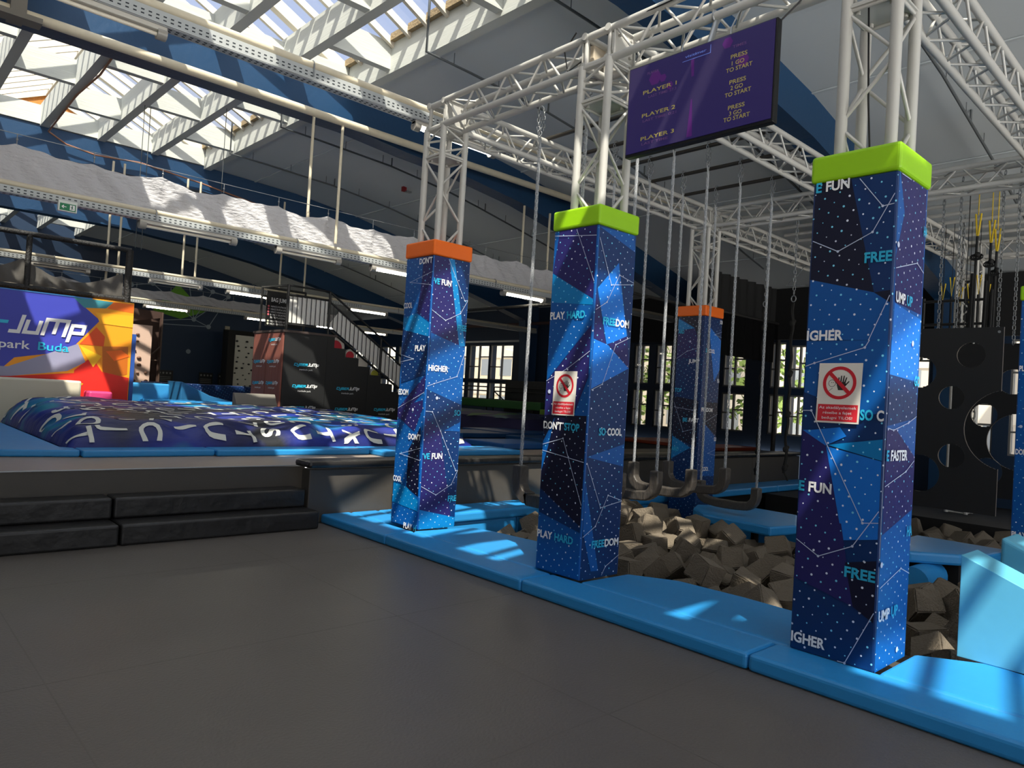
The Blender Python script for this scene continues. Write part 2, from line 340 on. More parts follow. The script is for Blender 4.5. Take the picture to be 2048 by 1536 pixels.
# roof panels, frames, skylight lattice and glazing
rp = MB(); xs = [5.62, 6.6, 7.6, 8.4, 9.2, 10.4, 11.6, 12.8, 14, 16.2]
for sgn in (1, -1):
    for a, b in zip(xs[:-1], xs[1:]):
        A, B = (a, b) if sgn > 0 else (6-a, 6-b)
        q = [(A, -8, Zt(A)), (B, -8, Zt(B)), (B, YF+.2, Zt(B)), (A, YF+.2, Zt(A))]
        rp.quad(q); rp.quad([(x, y, z+.12) for x, y, z in q][::-1])
        if sgn > 0 and round(a, 1) in (6.6, 9.2, 11.6, 14): rp.box(a-.02, a+.02, -8, YF, Zt(a)-.022, Zt(a)-.004)
struct(rp.build('ceiling', M_CEIL))
xf = [-9.8, -8, -5.6, -3.2, -1.6, -.4, .5, 5.5, 6.6, 7.6, 9.2, 10.4, 11.6, 12.8, 14, 15.8]
for k, y in enumerate(FR):
    b = MB(); zf_ = .601 if y > 7 else -.02
    b.prism([(x, Zt(x)-.004) for x in xf]+[(x, Zb(x)+.05) for x in xf[::-1]], 1, y+.05, y+.28)
    b.prism([(x, Zb(x)+.05) for x in xf]+[(x, Zb(x)) for x in xf[::-1]], 1, y, y+.34)
    b.prism([(15.2, Zb(15.2)), (15.75, Zb(15.75)), (15.75, zf_), (15.35, zf_), (15.3, 2.9)], 1, y+.02, y+.32)
    struct(b.build('ceiling_beam', M_BEAM))
lat = MB()
for x in (.55, 1.6, 2.55, 3.5, 4.48): lat.box(x-.07, x+.07, 4.4 if 1 < x < 3 else -8, YF, 6.0, 6.42)
lat.box(5.47, 5.62, -8, YF, 5.96, 6.38); lat.box(.36, .5, -8, YF, 5.96, 6.38)
LX = (.62, 1.67, 2.62, 3.57, 4.55); LX2 = (1.53, 2.48, 3.43, 4.41, 5.47)
for c_, (a, b) in enumerate(zip(LX, LX2)):
    for y0 in FR[:-1]:
        if y0 < 4 and c_ < 3:  # unseen near bays: wide members shaped to cast diagonal shade on the columns
            if c_ == 0:
                for d in (.98, 3.32): lat.box(.62, 3.43, y0+d-.1, y0+d+.1, 6.02, 6.4)
            continue
        for d in ((2.12, 4.5) if c_ % 2 == 0 else (.98, 3.32)): lat.box(a, b, y0+d-.06, y0+d+.06, 6.02, 6.4)
for y0 in FR[:-1]: lat.box(.52, 5.46, y0+.02, y0+.3, 6.03, 6.38)
struct(lat.build('ceiling_lattice', M_LATT))
RX, RZ, GX, GZ = 3.0, 7.58, 5.5, 6.38
sl_ = (RZ-GZ)/(GX-RX)
for k, (y0, y1) in enumerate(zip(FR[:-1], FR[1:])):
    r = MB(); y = y0+.2
    while y < y1:
        for s_ in (1, -1):
            q = lambda x, z: (RX+s_*(x-RX), z)
            a = q(RX, RZ+.02); b = q(GX+.05, GZ+.02-.025); c = q(GX+.05, GZ-.11); d = q(RX, RZ-.095)
            r.prism([a, b, c, d], 1, y-.028, y+.028)
            r.box(*(sorted((q(GX-.1, 0)[0], q(GX+.05, 0)[0]))), y+.034, y+.386, GZ-.0, GZ+.1, 1)
        r.box(4.15, 4.2, y+.034, y+.386, 6.86, 6.89)
        y += .42
    r.box(RX-.06, RX+.06, y0, y1, RZ-.17, RZ-.01)
    for yy in (y0+.1,):
        for s_ in (1, -1): r.prism([(RX, RZ+.03), (RX+s_*2.5, GZ+.03), (RX+s_*2.5, GZ-.17), (RX, RZ-.15)], 1, yy-.06, yy+.06)
    o = struct(r.build('window_%d' % (k+100), [M_RAFT, mat('crumpled_foil', (150, 130, 96), .6, bump=.6, bscale=25, var=.2, vscale=14)]))
    pn = MB()
    for s_ in (1, -1): pn.quad([(RX, y0, RZ+.03), (RX+s_*(GX+.1-RX), y0, GZ-.02), (RX+s_*(GX+.1-RX), y1, GZ-.02), (RX, y1, RZ+.03)])
    struct(pn.build('window_pane', GLASS, o))
    if k > 2: continue
    bd = MB(); xb = 1.45; zb_ = RZ-(RX-xb)*sl_  # boards added over the near bays only, to block sun from the floor
    bd.quad([(.45, y0, GZ-.16), (xb, y0, zb_-.16), (xb, y1, zb_-.16), (.45, y1, GZ-.16)]); bd.quad([(.45, y0, GZ+.07), (xb, y0, zb_+.07), (xb, y1, zb_+.07), (.45, y1, GZ+.07)])
    struct(bd.build('sun_block_boarding', mat('peach_boards', (238, 214, 178), .6, var=.08, vscale=4, stretch=(1, 12, 1)), o))
cv = MB()  # unseen opaque cover added over the skylight to shade pit and columns
for s_ in (1, -1): cv.prism([(RX, RZ+.06), (RX+s_*2.62, GZ+.0), (RX+s_*2.62, GZ+.05), (RX, RZ+.11)], 1, -1.1, .45)
struct(cv.build('ceiling_sun_block', M_CEIL))
# gable end inside the skylight with bare board and an air duct
g = MB(); gy = 18.55
g.prism([(RX, 7.46), (RX+.62, 7.12), (RX-.62, 7.12)], 1, gy, gy+.04, 1)
g.box(RX-.95, RX+.95, gy-.03, gy+.06, 7.03, 7.12); g.box(RX-.95, RX-.85, gy-.02, gy+.06, 6.4, 7.03); g.box(RX+.85, RX+.95, gy-.02, gy+.06, 6.4, 7.03)
for s_ in (1, -1): g.prism([(RX, 7.52), (RX+s_*2.3, 6.46), (RX+s_*2.3, 6.38), (RX, 7.42)], 1, gy-.04, gy+.05)
g.quad([(RX-.95, gy+.6, 6.38), (RX+.95, gy+.6, 6.38), (RX+.95, gy+.6, 7.1), (RX-.95, gy+.6, 7.1)], 2)
for k in range(5): g.tube([(RX-.6+1.2*i/10, gy+.2+k*.07, 6.52+.22*math.sin(math.pi*i/10)) for i in range(11)], .03, 5, 2)
struct(g.build('ceiling_gable', [M_RAFT, mat('bare_board', (196, 128, 62), .8, var=.35, vscale=30), mat('duct_grey', (120, 116, 104), .6)]))
# printed pattern of the column covers: lettering, facets and lines as (distance from the left edge, height)
TX= {'P1L': [("w:DON'T", 0.248, 2.806, 0.225), ('w:COOL', -0.012, 2.359, 0.156), ('w:PLAY', 0.262, 1.908, 0.186), ('w:EDOM', -0.006, 1.451, 0.18), ("w:DON'T", 0.244, 0.999, 0.215), ('w:COOL', -0.011, 0.544, 0.157), ('w:PLAY|c: H', 0.251, 0.087, 0.248)], 'P1R': [('c:VE|w: FUN', 0.012, 2.595, 0.224), ('c:FREE', 0.349, 2.155, 0.148), ('w:HIGHER', 0.009, 1.712, 0.252), ('c:SO', 0.377, 1.265, 0.084), ('c:VE|w: FUN', 0.002, 0.816, 0.243), ('c:FRE', 0.361, 0.372, 0.125)], 'P2L': [('w:PLAY|c: HARD', 0.015, 2.153, 0.381), ("w:DON'T|c: STOP", 0.012, 1.256, 0.394), ('w:PLAY|c: HARD', 0.012, 0.369, 0.394)], 'P2R': [('c:FREE|w:DOM', 0.106, 2.113, 0.327), ('c:SO|w: COOL', 0.132, 1.234, 0.286), ('c:FREE|w:DOM', 0.122, 0.344, 0.331)], 'P3L': [('c:E|w: FUN', 0.022, 2.827, 0.197), ('c:FREE', 0.324, 2.378, 0.163), ('w:IGHER', 0.012, 1.94, 0.213), ('c:SO|w: C', 0.343, 1.485, 0.136), ('c:E|w: FUN', 0.004, 1.045, 0.193), ('c:FREE', 0.301, 0.594, 0.168), ('w:IGHER', 0.002, 0.151, 0.201)], 'P3R': [('w:UMP|c: UP', 0.033, 2.154, 0.254), ('c:HA', 0.414, 2.594, 0.071), ('c:GO', 0.383, 1.703, 0.085), ('c:E|w: FASTER', -0.012, 1.267, 0.316), ('c:HA', 0.383, 0.82, 0.082), ('w:UMP|c: UP', -0.009, 0.379, 0.283)], 'P4L': [('c:ARD', 0.022, 2.622, 0.106), ('w:JUMP', 0.231, 2.168, 0.195), ('c:TOP', 0.006, 1.721, 0.127), ('c:BE|w: FAST', 0.188, 1.274, 0.294), ('c:ARD', -0.006, 0.82, 0.134)], 'P4R': [('w:DON', 0.403, 2.801, 0.135), ('c:SO|w: COOL', 0.049, 2.337, 0.25), ('w:PLA', 0.411, 1.897, 0.138), ('w:FREEDOM', 0.017, 1.443, 0.306), ('w:DO', 0.412, 0.999, 0.114), ('w:COOL', 0.122, 0.547, 0.177)], 'P5L': [('w:PLAY', 0.009, 2.108, 0.109), ("w:DON'T", 0.004, 1.196, 0.141), ('w:PLAY', 0.007, 0.299, 0.137)]}
FC= {'P1L': [('p', [(0.309, 2.883), (0.473, 2.882), (0.48, 2.204), (0.249, 2.303), (0.298, 2.619)]), ('l', [(-0.007, 2.26), (0.25, 2.296), (0.482, 2.189), (0.483, 2.055), (0.012, 2.135)]), ('p', [(0.486, 1.67), (0.478, 1.507), (0.029, 1.182), (0.015, 1.305)]), ('p', [(0.011, 1.219), (0.015, 1.312), (0.45, 1.409), (0.452, 1.32), (0.332, 1.081)]), ('n', [(0.44, 1.141), (0.464, 0.434), (0.25, 0.509), (0.249, 0.886)]), ('l', [(0.25, 0.509), (0.469, 0.39), (0.467, 0.287), (0.0, 0.321), (0.019, 0.525)]), ('d', [(0.012, 2.135), (0.483, 2.055), (0.498, 1.67), (0.041, 1.569)])], 'P1R': [('p', [(0.008, 2.89), (0.199, 2.893), (0.395, 1.987), (0.022, 2.095)]), ('l', [(0.198, 2.908), (0.266, 2.905), (0.504, 1.997), (0.395, 1.987)]), ('b', [(0.022, 2.095), (0.475, 1.979), (0.492, 1.376), (0.005, 1.522)]), ('p', [(-0.009, 1.233), (0.212, 1.117), (0.43, 0.154), (0.001, 0.311)]), ('l', [(0.001, 0.303), (0.469, 0.197), (0.477, 0.097), (0.013, 0.104)]), ('b', [(0.261, 1.103), (0.496, 1.198), (0.504, 1.098)])], 'P2L': [('p', [(0.062, 2.914), (0.462, 2.931), (0.466, 2.28), (0.0, 2.538)]), ('l', [(-0.008, 2.532), (0.465, 2.297), (0.461, 2.252), (-0.005, 2.294)]), ('p', [(0.465, 2.096), (0.014, 1.644), (0.005, 1.347), (0.295, 1.306), (0.463, 1.684)]), ('b', [(-0.021, 2.075), (0.451, 2.085), (0.013, 1.65)]), ('n', [(0.003, 1.364), (0.474, 1.381), (0.472, 0.515), (0.007, 0.76)]), ('b', [(0.13, 1.348), (0.012, 1.147), (0.007, 0.905), (0.068, 1.092)]), ('d', [(0.007, 0.76), (0.472, 0.515), (0.471, 0.47), (0.006, 0.567)])], 'P2R': [('b', [(0.009, 2.867), (0.449, 2.945), (0.477, 2.744)]), ('u', [(0.025, 2.386), (0.267, 2.623), (0.425, 2.035), (0.171, 1.957)]), ('p', [(0.01, 2.361), (0.162, 1.956), (-0.001, 1.993)]), ('p', [(0.424, 2.047), (0.502, 1.788), (0.189, 1.959)]), ('u', [(-0.001, 1.987), (0.189, 1.953), (0.467, 1.785), (0.008, 1.593)]), ('b', [(0.002, 1.062), (0.475, 1.164), (0.473, 0.978)]), ('b', [(-0.024, 0.87), (0.222, 0.156), (0.133, 0.161), (-0.016, 0.484)])], 'P3L': [('n', [(0.016, 2.943), (0.223, 2.93), (0.382, 2.206), (0.008, 2.305)]), ('b', [(0.008, 2.305), (0.382, 2.206), (0.481, 2.145), (0.488, 1.935), (0.005, 1.943)]), ('n', [(0.382, 2.206), (0.485, 2.214), (0.485, 2.145)]), ('b', [(0.006, 1.935), (0.481, 1.935), (0.477, 1.531), (0.374, 1.51), (0.006, 1.629)]), ('l', [(0.163, 1.327), (0.473, 1.383), (0.474, 1.265)]), ('p', [(0.014, 1.403), (0.155, 1.322), (0.231, 1.036), (0.28, 0.793), (-0.006, 0.74), (-0.006, 1.253)]), ('u', [(0.014, 1.403), (0.155, 1.322), (0.272, 1.385), (0.233, 1.434), (0.066, 1.407)]), ('u', [(0.159, 1.319), (0.472, 1.261), (0.48, 0.83), (0.28, 0.793)]), ('p', [(-0.009, 0.863), (0.268, 0.886), (0.356, 0.433), (0.01, 0.524)]), ('n', [(0.301, 0.67), (0.472, 0.712), (0.475, 0.37), (0.356, 0.433)])], 'P3R': [('p', [(0.026, 2.926), (0.452, 2.92), (0.458, 2.128), (0.034, 2.15), (0.014, 2.398), (0.116, 2.667)]), ('u', [(0.034, 2.146), (0.451, 2.1), (0.448, 1.968), (0.019, 1.927)]), ('u', [(-0.001, 1.935), (0.446, 1.978), (0.449, 1.73), (-0.019, 1.746)]), ('p', [(-0.002, 1.445), (0.154, 1.44), (0.468, 1.28), (0.469, 0.971), (0.02, 0.855), (-0.018, 1.144)]), ('d', [(-0.019, 1.746), (0.45, 1.722), (0.457, 1.513), (-0.007, 1.459)])], 'P4L': [('n', [(0.014, 2.908), (0.419, 2.927), (0.431, 2.412), (0.31, 2.699)]), ('l', [(0.006, 2.854), (0.31, 2.699), (-0.003, 2.672)]), ('p', [(-0.003, 2.672), (0.312, 2.681), (0.431, 2.412), (0.441, 2.253), (0.004, 2.234)]), ('n', [(-0.0, 1.652), (0.442, 1.599), (0.446, 0.895), (-0.003, 1.035)]), ('l', [(-0.003, 1.044), (0.344, 0.885), (-0.001, 0.69)])], 'P4R': [('u', [(0.112, 2.742), (0.328, 1.902), (0.509, 2.094), (0.497, 2.548)]), ('n', [(0.147, 1.589), (0.527, 1.586), (0.528, 1.077), (0.148, 1.252)]), ('b', [(0.148, 1.252), (0.515, 1.041), (0.557, 0.459), (0.113, 0.473)])]}
LN= {'P1L': [[(0.478, 2.71), (0.101, 2.629), (0.479, 2.579)], [(0.008, 1.871), (0.245, 1.825), (0.003, 1.793)], [(0.015, 1.305), (0.479, 1.489)], [(0.468, 0.924), (0.108, 0.834), (0.476, 0.797)]], 'P1R': [[(0.188, 2.919), (0.427, 2.472), (0.49, 2.48)], [(0.005, 2.326), (0.192, 2.238), (0.382, 2.332), (0.49, 2.477)], [(0.003, 1.552), (0.096, 1.582), (0.386, 1.672), (0.49, 1.918)], [(-0.005, 1.299), (0.096, 1.295), (0.213, 1.102), (0.443, 0.687), (0.482, 0.692)], [(0.003, 0.539), (0.203, 0.445), (0.396, 0.544), (0.486, 0.689)]], 'P2L': [[(0.009, 2.844), (0.472, 2.797)], [(0.255, 2.919), (0.472, 2.435)], [(0.006, 1.644), (0.236, 1.747), (0.473, 1.89)], [(-0.002, 1.122), (0.237, 1.188), (0.471, 0.686)], [(0.002, 1.074), (0.479, 1.019)]], 'P2R': [[(-0.006, 2.783), (0.183, 2.433), (0.472, 2.476)], [(-0.012, 2.215), (0.141, 2.29), (0.278, 2.526), (0.471, 2.488)], [(-0.009, 1.586), (0.141, 1.638), (0.28, 1.964), (0.463, 2.039)], [(-0.003, 1.019), (0.205, 0.657), (0.479, 0.697)], [(0.002, 0.439), (0.155, 0.514), (0.291, 0.752), (0.479, 0.701)], [(0.262, 0.116), (0.307, 0.181), (0.471, 0.258)]], 'P3L': [[(0.274, 2.94), (0.408, 2.691), (0.489, 2.697)], [(0.017, 2.537), (0.17, 2.459), (0.36, 2.55), (0.486, 2.754)], [(0.485, 2.185), (0.367, 1.934)], [(0.01, 1.784), (0.066, 1.804), (0.35, 1.894), (0.374, 1.937)], [(0.008, 1.52), (0.062, 1.522), (0.386, 0.908), (0.474, 0.921)], [(0.001, 0.753), (0.147, 0.676), (0.337, 0.769), (0.472, 0.986)], [(0.286, 0.096), (0.327, 0.109), (0.472, 0.426)]], 'P3R': [[(0.033, 2.905), (0.18, 2.945)], [(0.012, 2.338), (0.336, 2.418), (0.45, 2.376)], [(-0.006, 1.448), (0.099, 1.437), (0.322, 1.482), (0.452, 1.523)], [(-0.012, 1.124), (0.319, 1.199), (0.449, 1.261)], [(-0.01, 0.564), (0.318, 0.639), (0.457, 0.594)]], 'P4L': [[(0.004, 2.234), (0.198, 2.348), (0.431, 2.407)], [(0.006, 1.562), (0.204, 1.119), (0.408, 1.174)], [(-0.011, 1.488), (0.349, 1.453), (0.43, 1.465)]], 'P4R': [[(0.534, 2.682), (0.265, 2.62), (0.526, 2.596)], [(0.144, 1.287), (0.528, 1.413)], [(0.532, 0.868), (0.257, 0.811), (0.542, 0.777)]]}
# ------------------------------------------------------------------ raised deck, steps, black wall
DZ = .6
def pad(name, pts, z0, z1, m, label, cat, group=None, bevel=.02):
    "a soft flat block with a given outline"
    cx = sum(p[0] for p in pts)/len(pts); cy = sum(p[1] for p in pts)/len(pts)
    b = MB(); b.prism(pts, 2, z0, z1)
    o = b.build(name, m, None, bevel, (cx, cy, z0), 3); return tag(o, label, cat, group)
def rect(x0, x1, y0, y1): return [(x0, y0), (x1, y0), (x1, y1), (x0, y1)]
dk = thing('raised_deck', (-2, 7.5, 0), 'wide raised deck with pale brown-grey top behind the black steps', 'platform')
MB().box(-9.7, 3.86, 7.47, 7.6, 0.001, DZ-.012).build('riser', M_BLACKP, dk)
MB().box(-9.7, 3.86, 7.46, 8.9, DZ-.012, DZ).box(3.86, 15.7, 7.36, 8.9, DZ-.012, DZ).build('deck_top', M_DECK, dk)
MB().box(-9.7, 15.7, 8.9, YF-.01, DZ-.1, DZ).build('back_deck', M_DARK, dk)
MB().cyl((-9.7, 7.465, DZ-.004), (3.86, 7.465, DZ-.004), .009, 6).build('edge_trim', M_ZINC, dk)
def step(x0, x1, y0, y1, z0, z1, label):
    tag(MB().box(x0, x1, y0, y1, z0, z1).build('padded_step', M_BLACKV, None, .022, ((x0+x1)/2, y0, z0), 3), label, 'step', 'black padded steps up to the deck')
step(-.9, 1.85, 6.87, 7.46, 0, .185, 'lower left black padded step block on the floor')
step(1.865, 3.75, 6.87, 7.46, 0, .185, 'lower right black padded step block beside the blue mat corner')
step(-.9, 1.86, 7.17, 7.46, .186, .375, 'upper left black padded step block below the deck edge')
step(1.875, 3.73, 7.17, 7.46, .186, .375, 'upper right black padded step block against the black wall end')
bw = thing('padded_wall', (3.84, 7.2, 0), 'low black padded wall along the deck behind the first column', 'padded wall')
wx = [3.76, 5.6, 7.4, 9.4, 11.3, 13.2, 15.2]
for a, b in zip(wx[:-1], wx[1:]): MB().box(a+.004, b-.004, 7.17, 7.35, 0 if a < 4 else -.3, .585).build('panel', M_BLACKP, bw, .012)
MB().box(3.72, 5.6, 7.1, 7.45, .601, .675).build('cushion', M_BLACKV, bw, .03); MB().box(5.605, 9.4, 7.1, 7.45, .601, .675).build('cushion', M_BLACKV, bw, .03); MB().box(9.405, 15.2, 7.1, 7.45, .601, .675).build('cushion', M_BLACKV, bw, .03)
# blue mats round the air bag
B_ = (M_BLUE,)
pad('deck_mat', [(1.2, 8.68), (1.88, 8.55), (1.88, 8.82), (1.78, 8.95), (1.78, 13.0), (1.2, 13.0)], DZ+.001, DZ+.075, M_BLUE, 'blue deck mat running along the left side of the air bag', 'mat', 'blue mats round the air bag')
pad('deck_mat', rect(1.89, 3.25, 8.5, 8.86), DZ+.001, DZ+.075, M_BLUE, 'blue mat at the near left corner of the air bag', 'mat', 'blue mats round the air bag')
pad('deck_mat', rect(3.26, 5.3, 8.45, 8.86), DZ+.001, DZ+.075, M_BLUE, 'blue mat before the middle of the air bag, left of the first column', 'mat', 'blue mats round the air bag')
pad('deck_mat', rect(5.31, 7.8, 8.1, 8.86), DZ+.001, DZ+.075, M_BLUE, 'blue deck mat right of the first column behind the black wall', 'mat', 'blue mats round the air bag')
# blue edge mats along the dark floor
EDGE = [(7.16, 5.89, 'blue edge mat running from the steps to the first column'), (5.885, 4.0, 'blue edge mat on the floor between the orange-capped and first lime-capped column'),
        (3.995, 2.1, 'blue edge mat on the floor in front of the lime-capped column with the small sign'), (2.095, .2, 'blue edge mat at the foot of the nearest lime-capped column'), (.195, -1.7, 'blue edge mat at the right bottom of the photo')]
for a, b, l in EDGE: pad('edge_mat', rect(3.92, 4.272, b, a), .001, .1, M_BLUE, l, 'mat', 'blue edge mats beside the foam pit', .025)
IN = [([(4.276, 4.21), (4.85, 4.22), (5.11, 4.6), (5.11, 5.0), (5.04, 5.6), (4.96, 5.86), (4.276, 5.94)], 'sunlit blue inner mat between the orange-capped and first lime-capped column'),
      ([(4.276, 2.01), (4.8, 2.02), (5.06, 2.3), (5.08, 2.75), (5.05, 3.32), (4.84, 3.69), (4.276, 3.715)], 'blue inner mat between the two lime-capped columns at the pit edge'),
      ([(4.276, -1.7), (5.7, -1.7), (5.7, .95), (5.02, 1.0), (5.05, 1.17), (4.82, 1.51), (4.276, 1.515)], 'blue inner mat right of the nearest lime-capped column under the wedge')]
for q, l in IN: pad('inner_mat', q, .0, .1, M_BLUE, l, 'mat', 'blue inner mats at the pit edge', .03)
pad('inner_mat', rect(4.276, 4.62, 6.47, 7.15), .0, .1, M_BLUE, 'small blue mat in the corner behind the first column', 'mat', 'blue inner mats at the pit edge', .03)
for a, b, l in ((4.63, 7.2, 'blue ledge mat under the black wall right of the first column'), (7.21, 9.95, 'blue ledge mat under the black wall behind the swings'), (9.96, 13.2, 'shaded blue ledge mat beyond the far orange-capped column'), (13.21, 15.6, 'shaded blue ledge mat at the far end under the black wall')):
    pad('ledge_mat', rect(a, b, 6.62, 7.15), -.02, .1, M_BLUE, l, 'mat', 'blue ledge mats under the black wall', .03)
for a, b, l in ((4.63, 6.4, 'sunlit blue pit wall pad right of the first column'), (6.41, 8.2, 'blue pit wall pad behind the swings'), (8.21, 9.95, 'blue pit wall pad next to the far orange-capped column')):
    pad('pit_wall_pad', rect(a, b, 6.66, 6.85), -.75, -.022, M_BLUE, l, 'padding', 'blue pads on the pit wall', .02)
struct(MB().box(4.0, 4.9, -1.7, 7.2, -.75, -.004).box(4.62, 9.97, 6.86, 7.2, -.75, -.03).build('trim_pit_edge', M_BLACKP))
pad('pit_wall_pad', rect(9.82, 9.97, 3.4, 6.0), -.75, .04, M_BLUE, 'blue pad on the far side of the pit', 'padding', 'blue pads on the pit wall', .02)
# octagonal mat, middle mat and bolster
om = thing('octagonal_mat', (9.1, 4.9, 0), 'bright blue eight-sided landing mat over the foam behind the swings', 'mat')
MB().prism([(8.46, 5.27), (8.39, 4.28), (8.88, 4.18), (9.78, 4.6), (9.8, 5.3), (9.19, 5.82), (8.83, 5.65)], 2, -.02, .1).build('cushion', M_BLUE, om, .025)
MB().cyl((9.0, 4.8, -.75), (9.0, 4.8, -.03), .05).cyl((9.55, 5.1, -.75), (9.55, 5.1, -.03), .05).tube([(8.5, 4.5, -.7), (8.9, 4.5, -.1)], .025).tube([(8.5, 5.1, -.1), (8.9, 5.1, -.7)], .025).build('frame', M_BLACK, om)
mm = thing('crossing_mat', (9.1, 2.7, 0), 'blue mat crossing the pit right of the nearest lime-capped column', 'mat')
MB().prism([(8.45, 2.74), (8.8, 2.36), (9.2, 2.18), (9.78, 2.12), (9.78, 3.1), (8.45, 3.1)], 2, -.02, .1).build('cushion', M_BLUE, mm, .03)
MB().box(8.95, 9.7, 2.4, 3.0, -.75, -.021).build('support', M_DARK, mm)
tag(MB().cyl((8.25, 2.62, -.17), (8.85, 2.62, -.17), .15, 20).build('bolster', M_BLUE, None, .03, (8.5, 2.62, -.32)), 'round blue bolster roll under the crossing mat', 'bolster')
# light blue wedges at the right edge
def wedge(x0, x1, ya, yb, zt, zl, label):
    b = MB(); b.prism([(ya, .101), (ya, zt), (yb, zl), (yb, .101)], 0, x0, x1)
    tag(b.build('foam_wedge', M_BLUE2, None, .025, ((x0+x1)/2, ya, .1), 3), label, 'wedge', 'light blue foam wedges')
wedge(5.0, 5.32, 1.33, -.15, .71, .11, 'large light blue foam wedge on the mat at the right edge, half in sun')
wedge(6.09, 6.5, 1.38, .2, .71, .2, 'second light blue foam wedge behind the large one at the right edge')
pad('inner_mat', rect(5.72, 6.8, -1.7, 1.4), -.02, .1, M_BLUE, 'blue mat under the second wedge at the right edge', 'mat', 'blue inner mats at the pit edge', .02)

# ------------------------------------------------------------------ foam cubes in the pit
M_FOAM = [mat('foam_a', (112, 102, 88), .95, bump=.5, bscale=60, var=.08), mat('foam_b', (108, 98, 84), .95, bump=.5, bscale=55, var=.08)]
cubes = []
for k in range(8):
    bm = bmesh.new(); bmesh.ops.create_cube(bm, size=.24)
    for v in bm.verts: v.co += Vector((random.uniform(-1, 1), random.uniform(-1, 1), random.uniform(-1, 1)))*.02
    bmesh.ops.bevel(bm, geom=bm.edges[:], offset=.012, segments=2, affect='EDGES')
    bmesh.ops.triangulate(bm, faces=bm.faces[:])
    bmesh.ops.subdivide_edges(bm, edges=[e for e in bm.edges if e.calc_length() > .1], cuts=2, use_grid_fill=True)
    for v in bm.verts: v.co += v.co.normalized()*random.uniform(-.004, .004)
    me = bpy.data.meshes.new('foam_cube'); bm.to_mesh(me); bm.free(); me.materials.append(M_FOAM[k % 2]); cubes.append(me)
def heap(x, y): return -.22+.26*math.exp(-((x-7.6)**2/.9+(y-5.9)**2/.8))+.06*math.sin(x*3+y*2)
pts = []
gx = 5.28
while gx < 12.5:
    gy = .1
    while gy < 6.6: pts.append((gx, gy)); gy += .262
    gx += .262
n_ = 0
spots = []
for gx, gy in pts:
    d = gx-gy*.0
    vis_mid = (2.05 < gy < 6.5) and (gx > 5.25) and gy < 6.5-max(0, (6.2-gx))*1.2+.9
    tn = gy/gx
    mid = 0.39 < tn < 1.12; rt = .12 < tn <= .30 and gy > 1.2; fr = .155 < tn < .33 and gx > 8.6
    if gx > 9.7 and not fr: continue
    if not (mid or rt or fr): continue
    if 8.3 < gx < 9.85 and 4.1 < gy < 5.75 and gx > 8.75: continue
    if 8.4 < gx < 9.8 and 2.3 < gy < 3.25: continue
    if 9.25 < gx and gy > 5.8: continue
    if gx > 9.2 and 1.3 < gy < 2.3: continue
    if gx < 6.9 and gy < 1.5 and gx > 5.6: continue
    spots.append((gx, gy))
print('foam cubes', len(spots))
FP = [[gx+random.uniform(-.08, .08), min(gy+random.uniform(-.08, .08), 6.48), heap(gx, gy)+random.uniform(-.16, .05)] for gx, gy in spots]
def settle(p):
    "keep a cube clear of columns, mats and pit walls"
    x, y, z = p; m_ = .15
    for x0, x1, y0, y1 in ((9.474, 9.955, 6.035, 6.516), (9.47, 9.951, 1.58, 2.061), (9.8, 9.99, 3.4, 6.0)):
        if x0-m_ < x < x1+m_ and y0-m_ < y < y1+m_:
            d = [(x-x0+m_, 0, -1), (x1+m_-x, 0, 1), (y-y0+m_, 1, -1), (y1+m_-y, 1, 1)]; q = min(d); p[q[1]] += q[0]*q[2]
    if 8.25 < p[0] < 9.95 and 4.05 < p[1] < 5.95: p[2] = min(p[2], -.26)
    if 8.3 < p[0] < 9.9 and 2.0 < p[1] < 3.25: p[2] = min(p[2], -.35)
    if 8.0 < p[0] < 9.0 and 2.35 < p[1] < 2.9: p[2] = min(p[2], -.47)
    p[0] = max(p[0], 5.3); p[1] = min(p[1], 6.48); p[2] = min(max(p[2], -.42), heap(p[0], p[1])+.17)
for _ in range(26):
    for i in range(len(FP)):
        a = FP[i]
        for j in range(i+1, len(FP)):
            c = FP[j]; dx = c[0]-a[0]
            if dx > .31 or dx < -.31: continue
            dy = c[1]-a[1]
            if dy > .31 or dy < -.31: continue
            dz = c[2]-a[2]; d2 = dx*dx+dy*dy+dz*dz
            if d2 < .0961:
                d = math.sqrt(d2)+1e-6; k = (.31-d)*.25/d
                a[0] -= dx*k; a[1] -= dy*k; a[2] -= dz*k; c[0] += dx*k; c[1] += dy*k; c[2] += dz*k
    for p in FP: settle(p)
for x, y, z in FP:
    o = bpy.data.objects.new('foam_cube', random.choice(cubes)); COL.objects.link(o)
    o.location = (x, y, z)
    o.rotation_euler = [random.uniform(0, 6.28) for _ in range(3)]
    if y < 2.1 and x < 8.4: lb, gp = 'grey-brown foam cube in the pit between the nearest column and the light blue wedge', 'foam cubes by the wedge'
    elif y < 3.4 and x >= 8.4: lb, gp = 'dark foam cube in the far pit behind the crossing mat', 'foam cubes beyond the crossing mat'
    elif y > 4.8: lb, gp = 'tan foam cube in the left part of the pit by the swings', 'foam cubes under the swings'
    else: lb, gp = 'grey-brown foam cube in the pit between the two lime-capped columns', 'foam cubes between the lime-capped columns'
    tag(o, lb, 'foam cube', gp)
tag(MB().box(4.95, 9.8, -.5, 6.6, -.74, -.6).box(9.98, 12.6, 1.4, 4.2, -.74, -.6).build('foam_filling', M_FOAM[1], None, 0, (7.4, 3, -.74)), 'grey-brown foam filling lower down in the pit', 'foam', None, 'stuff')

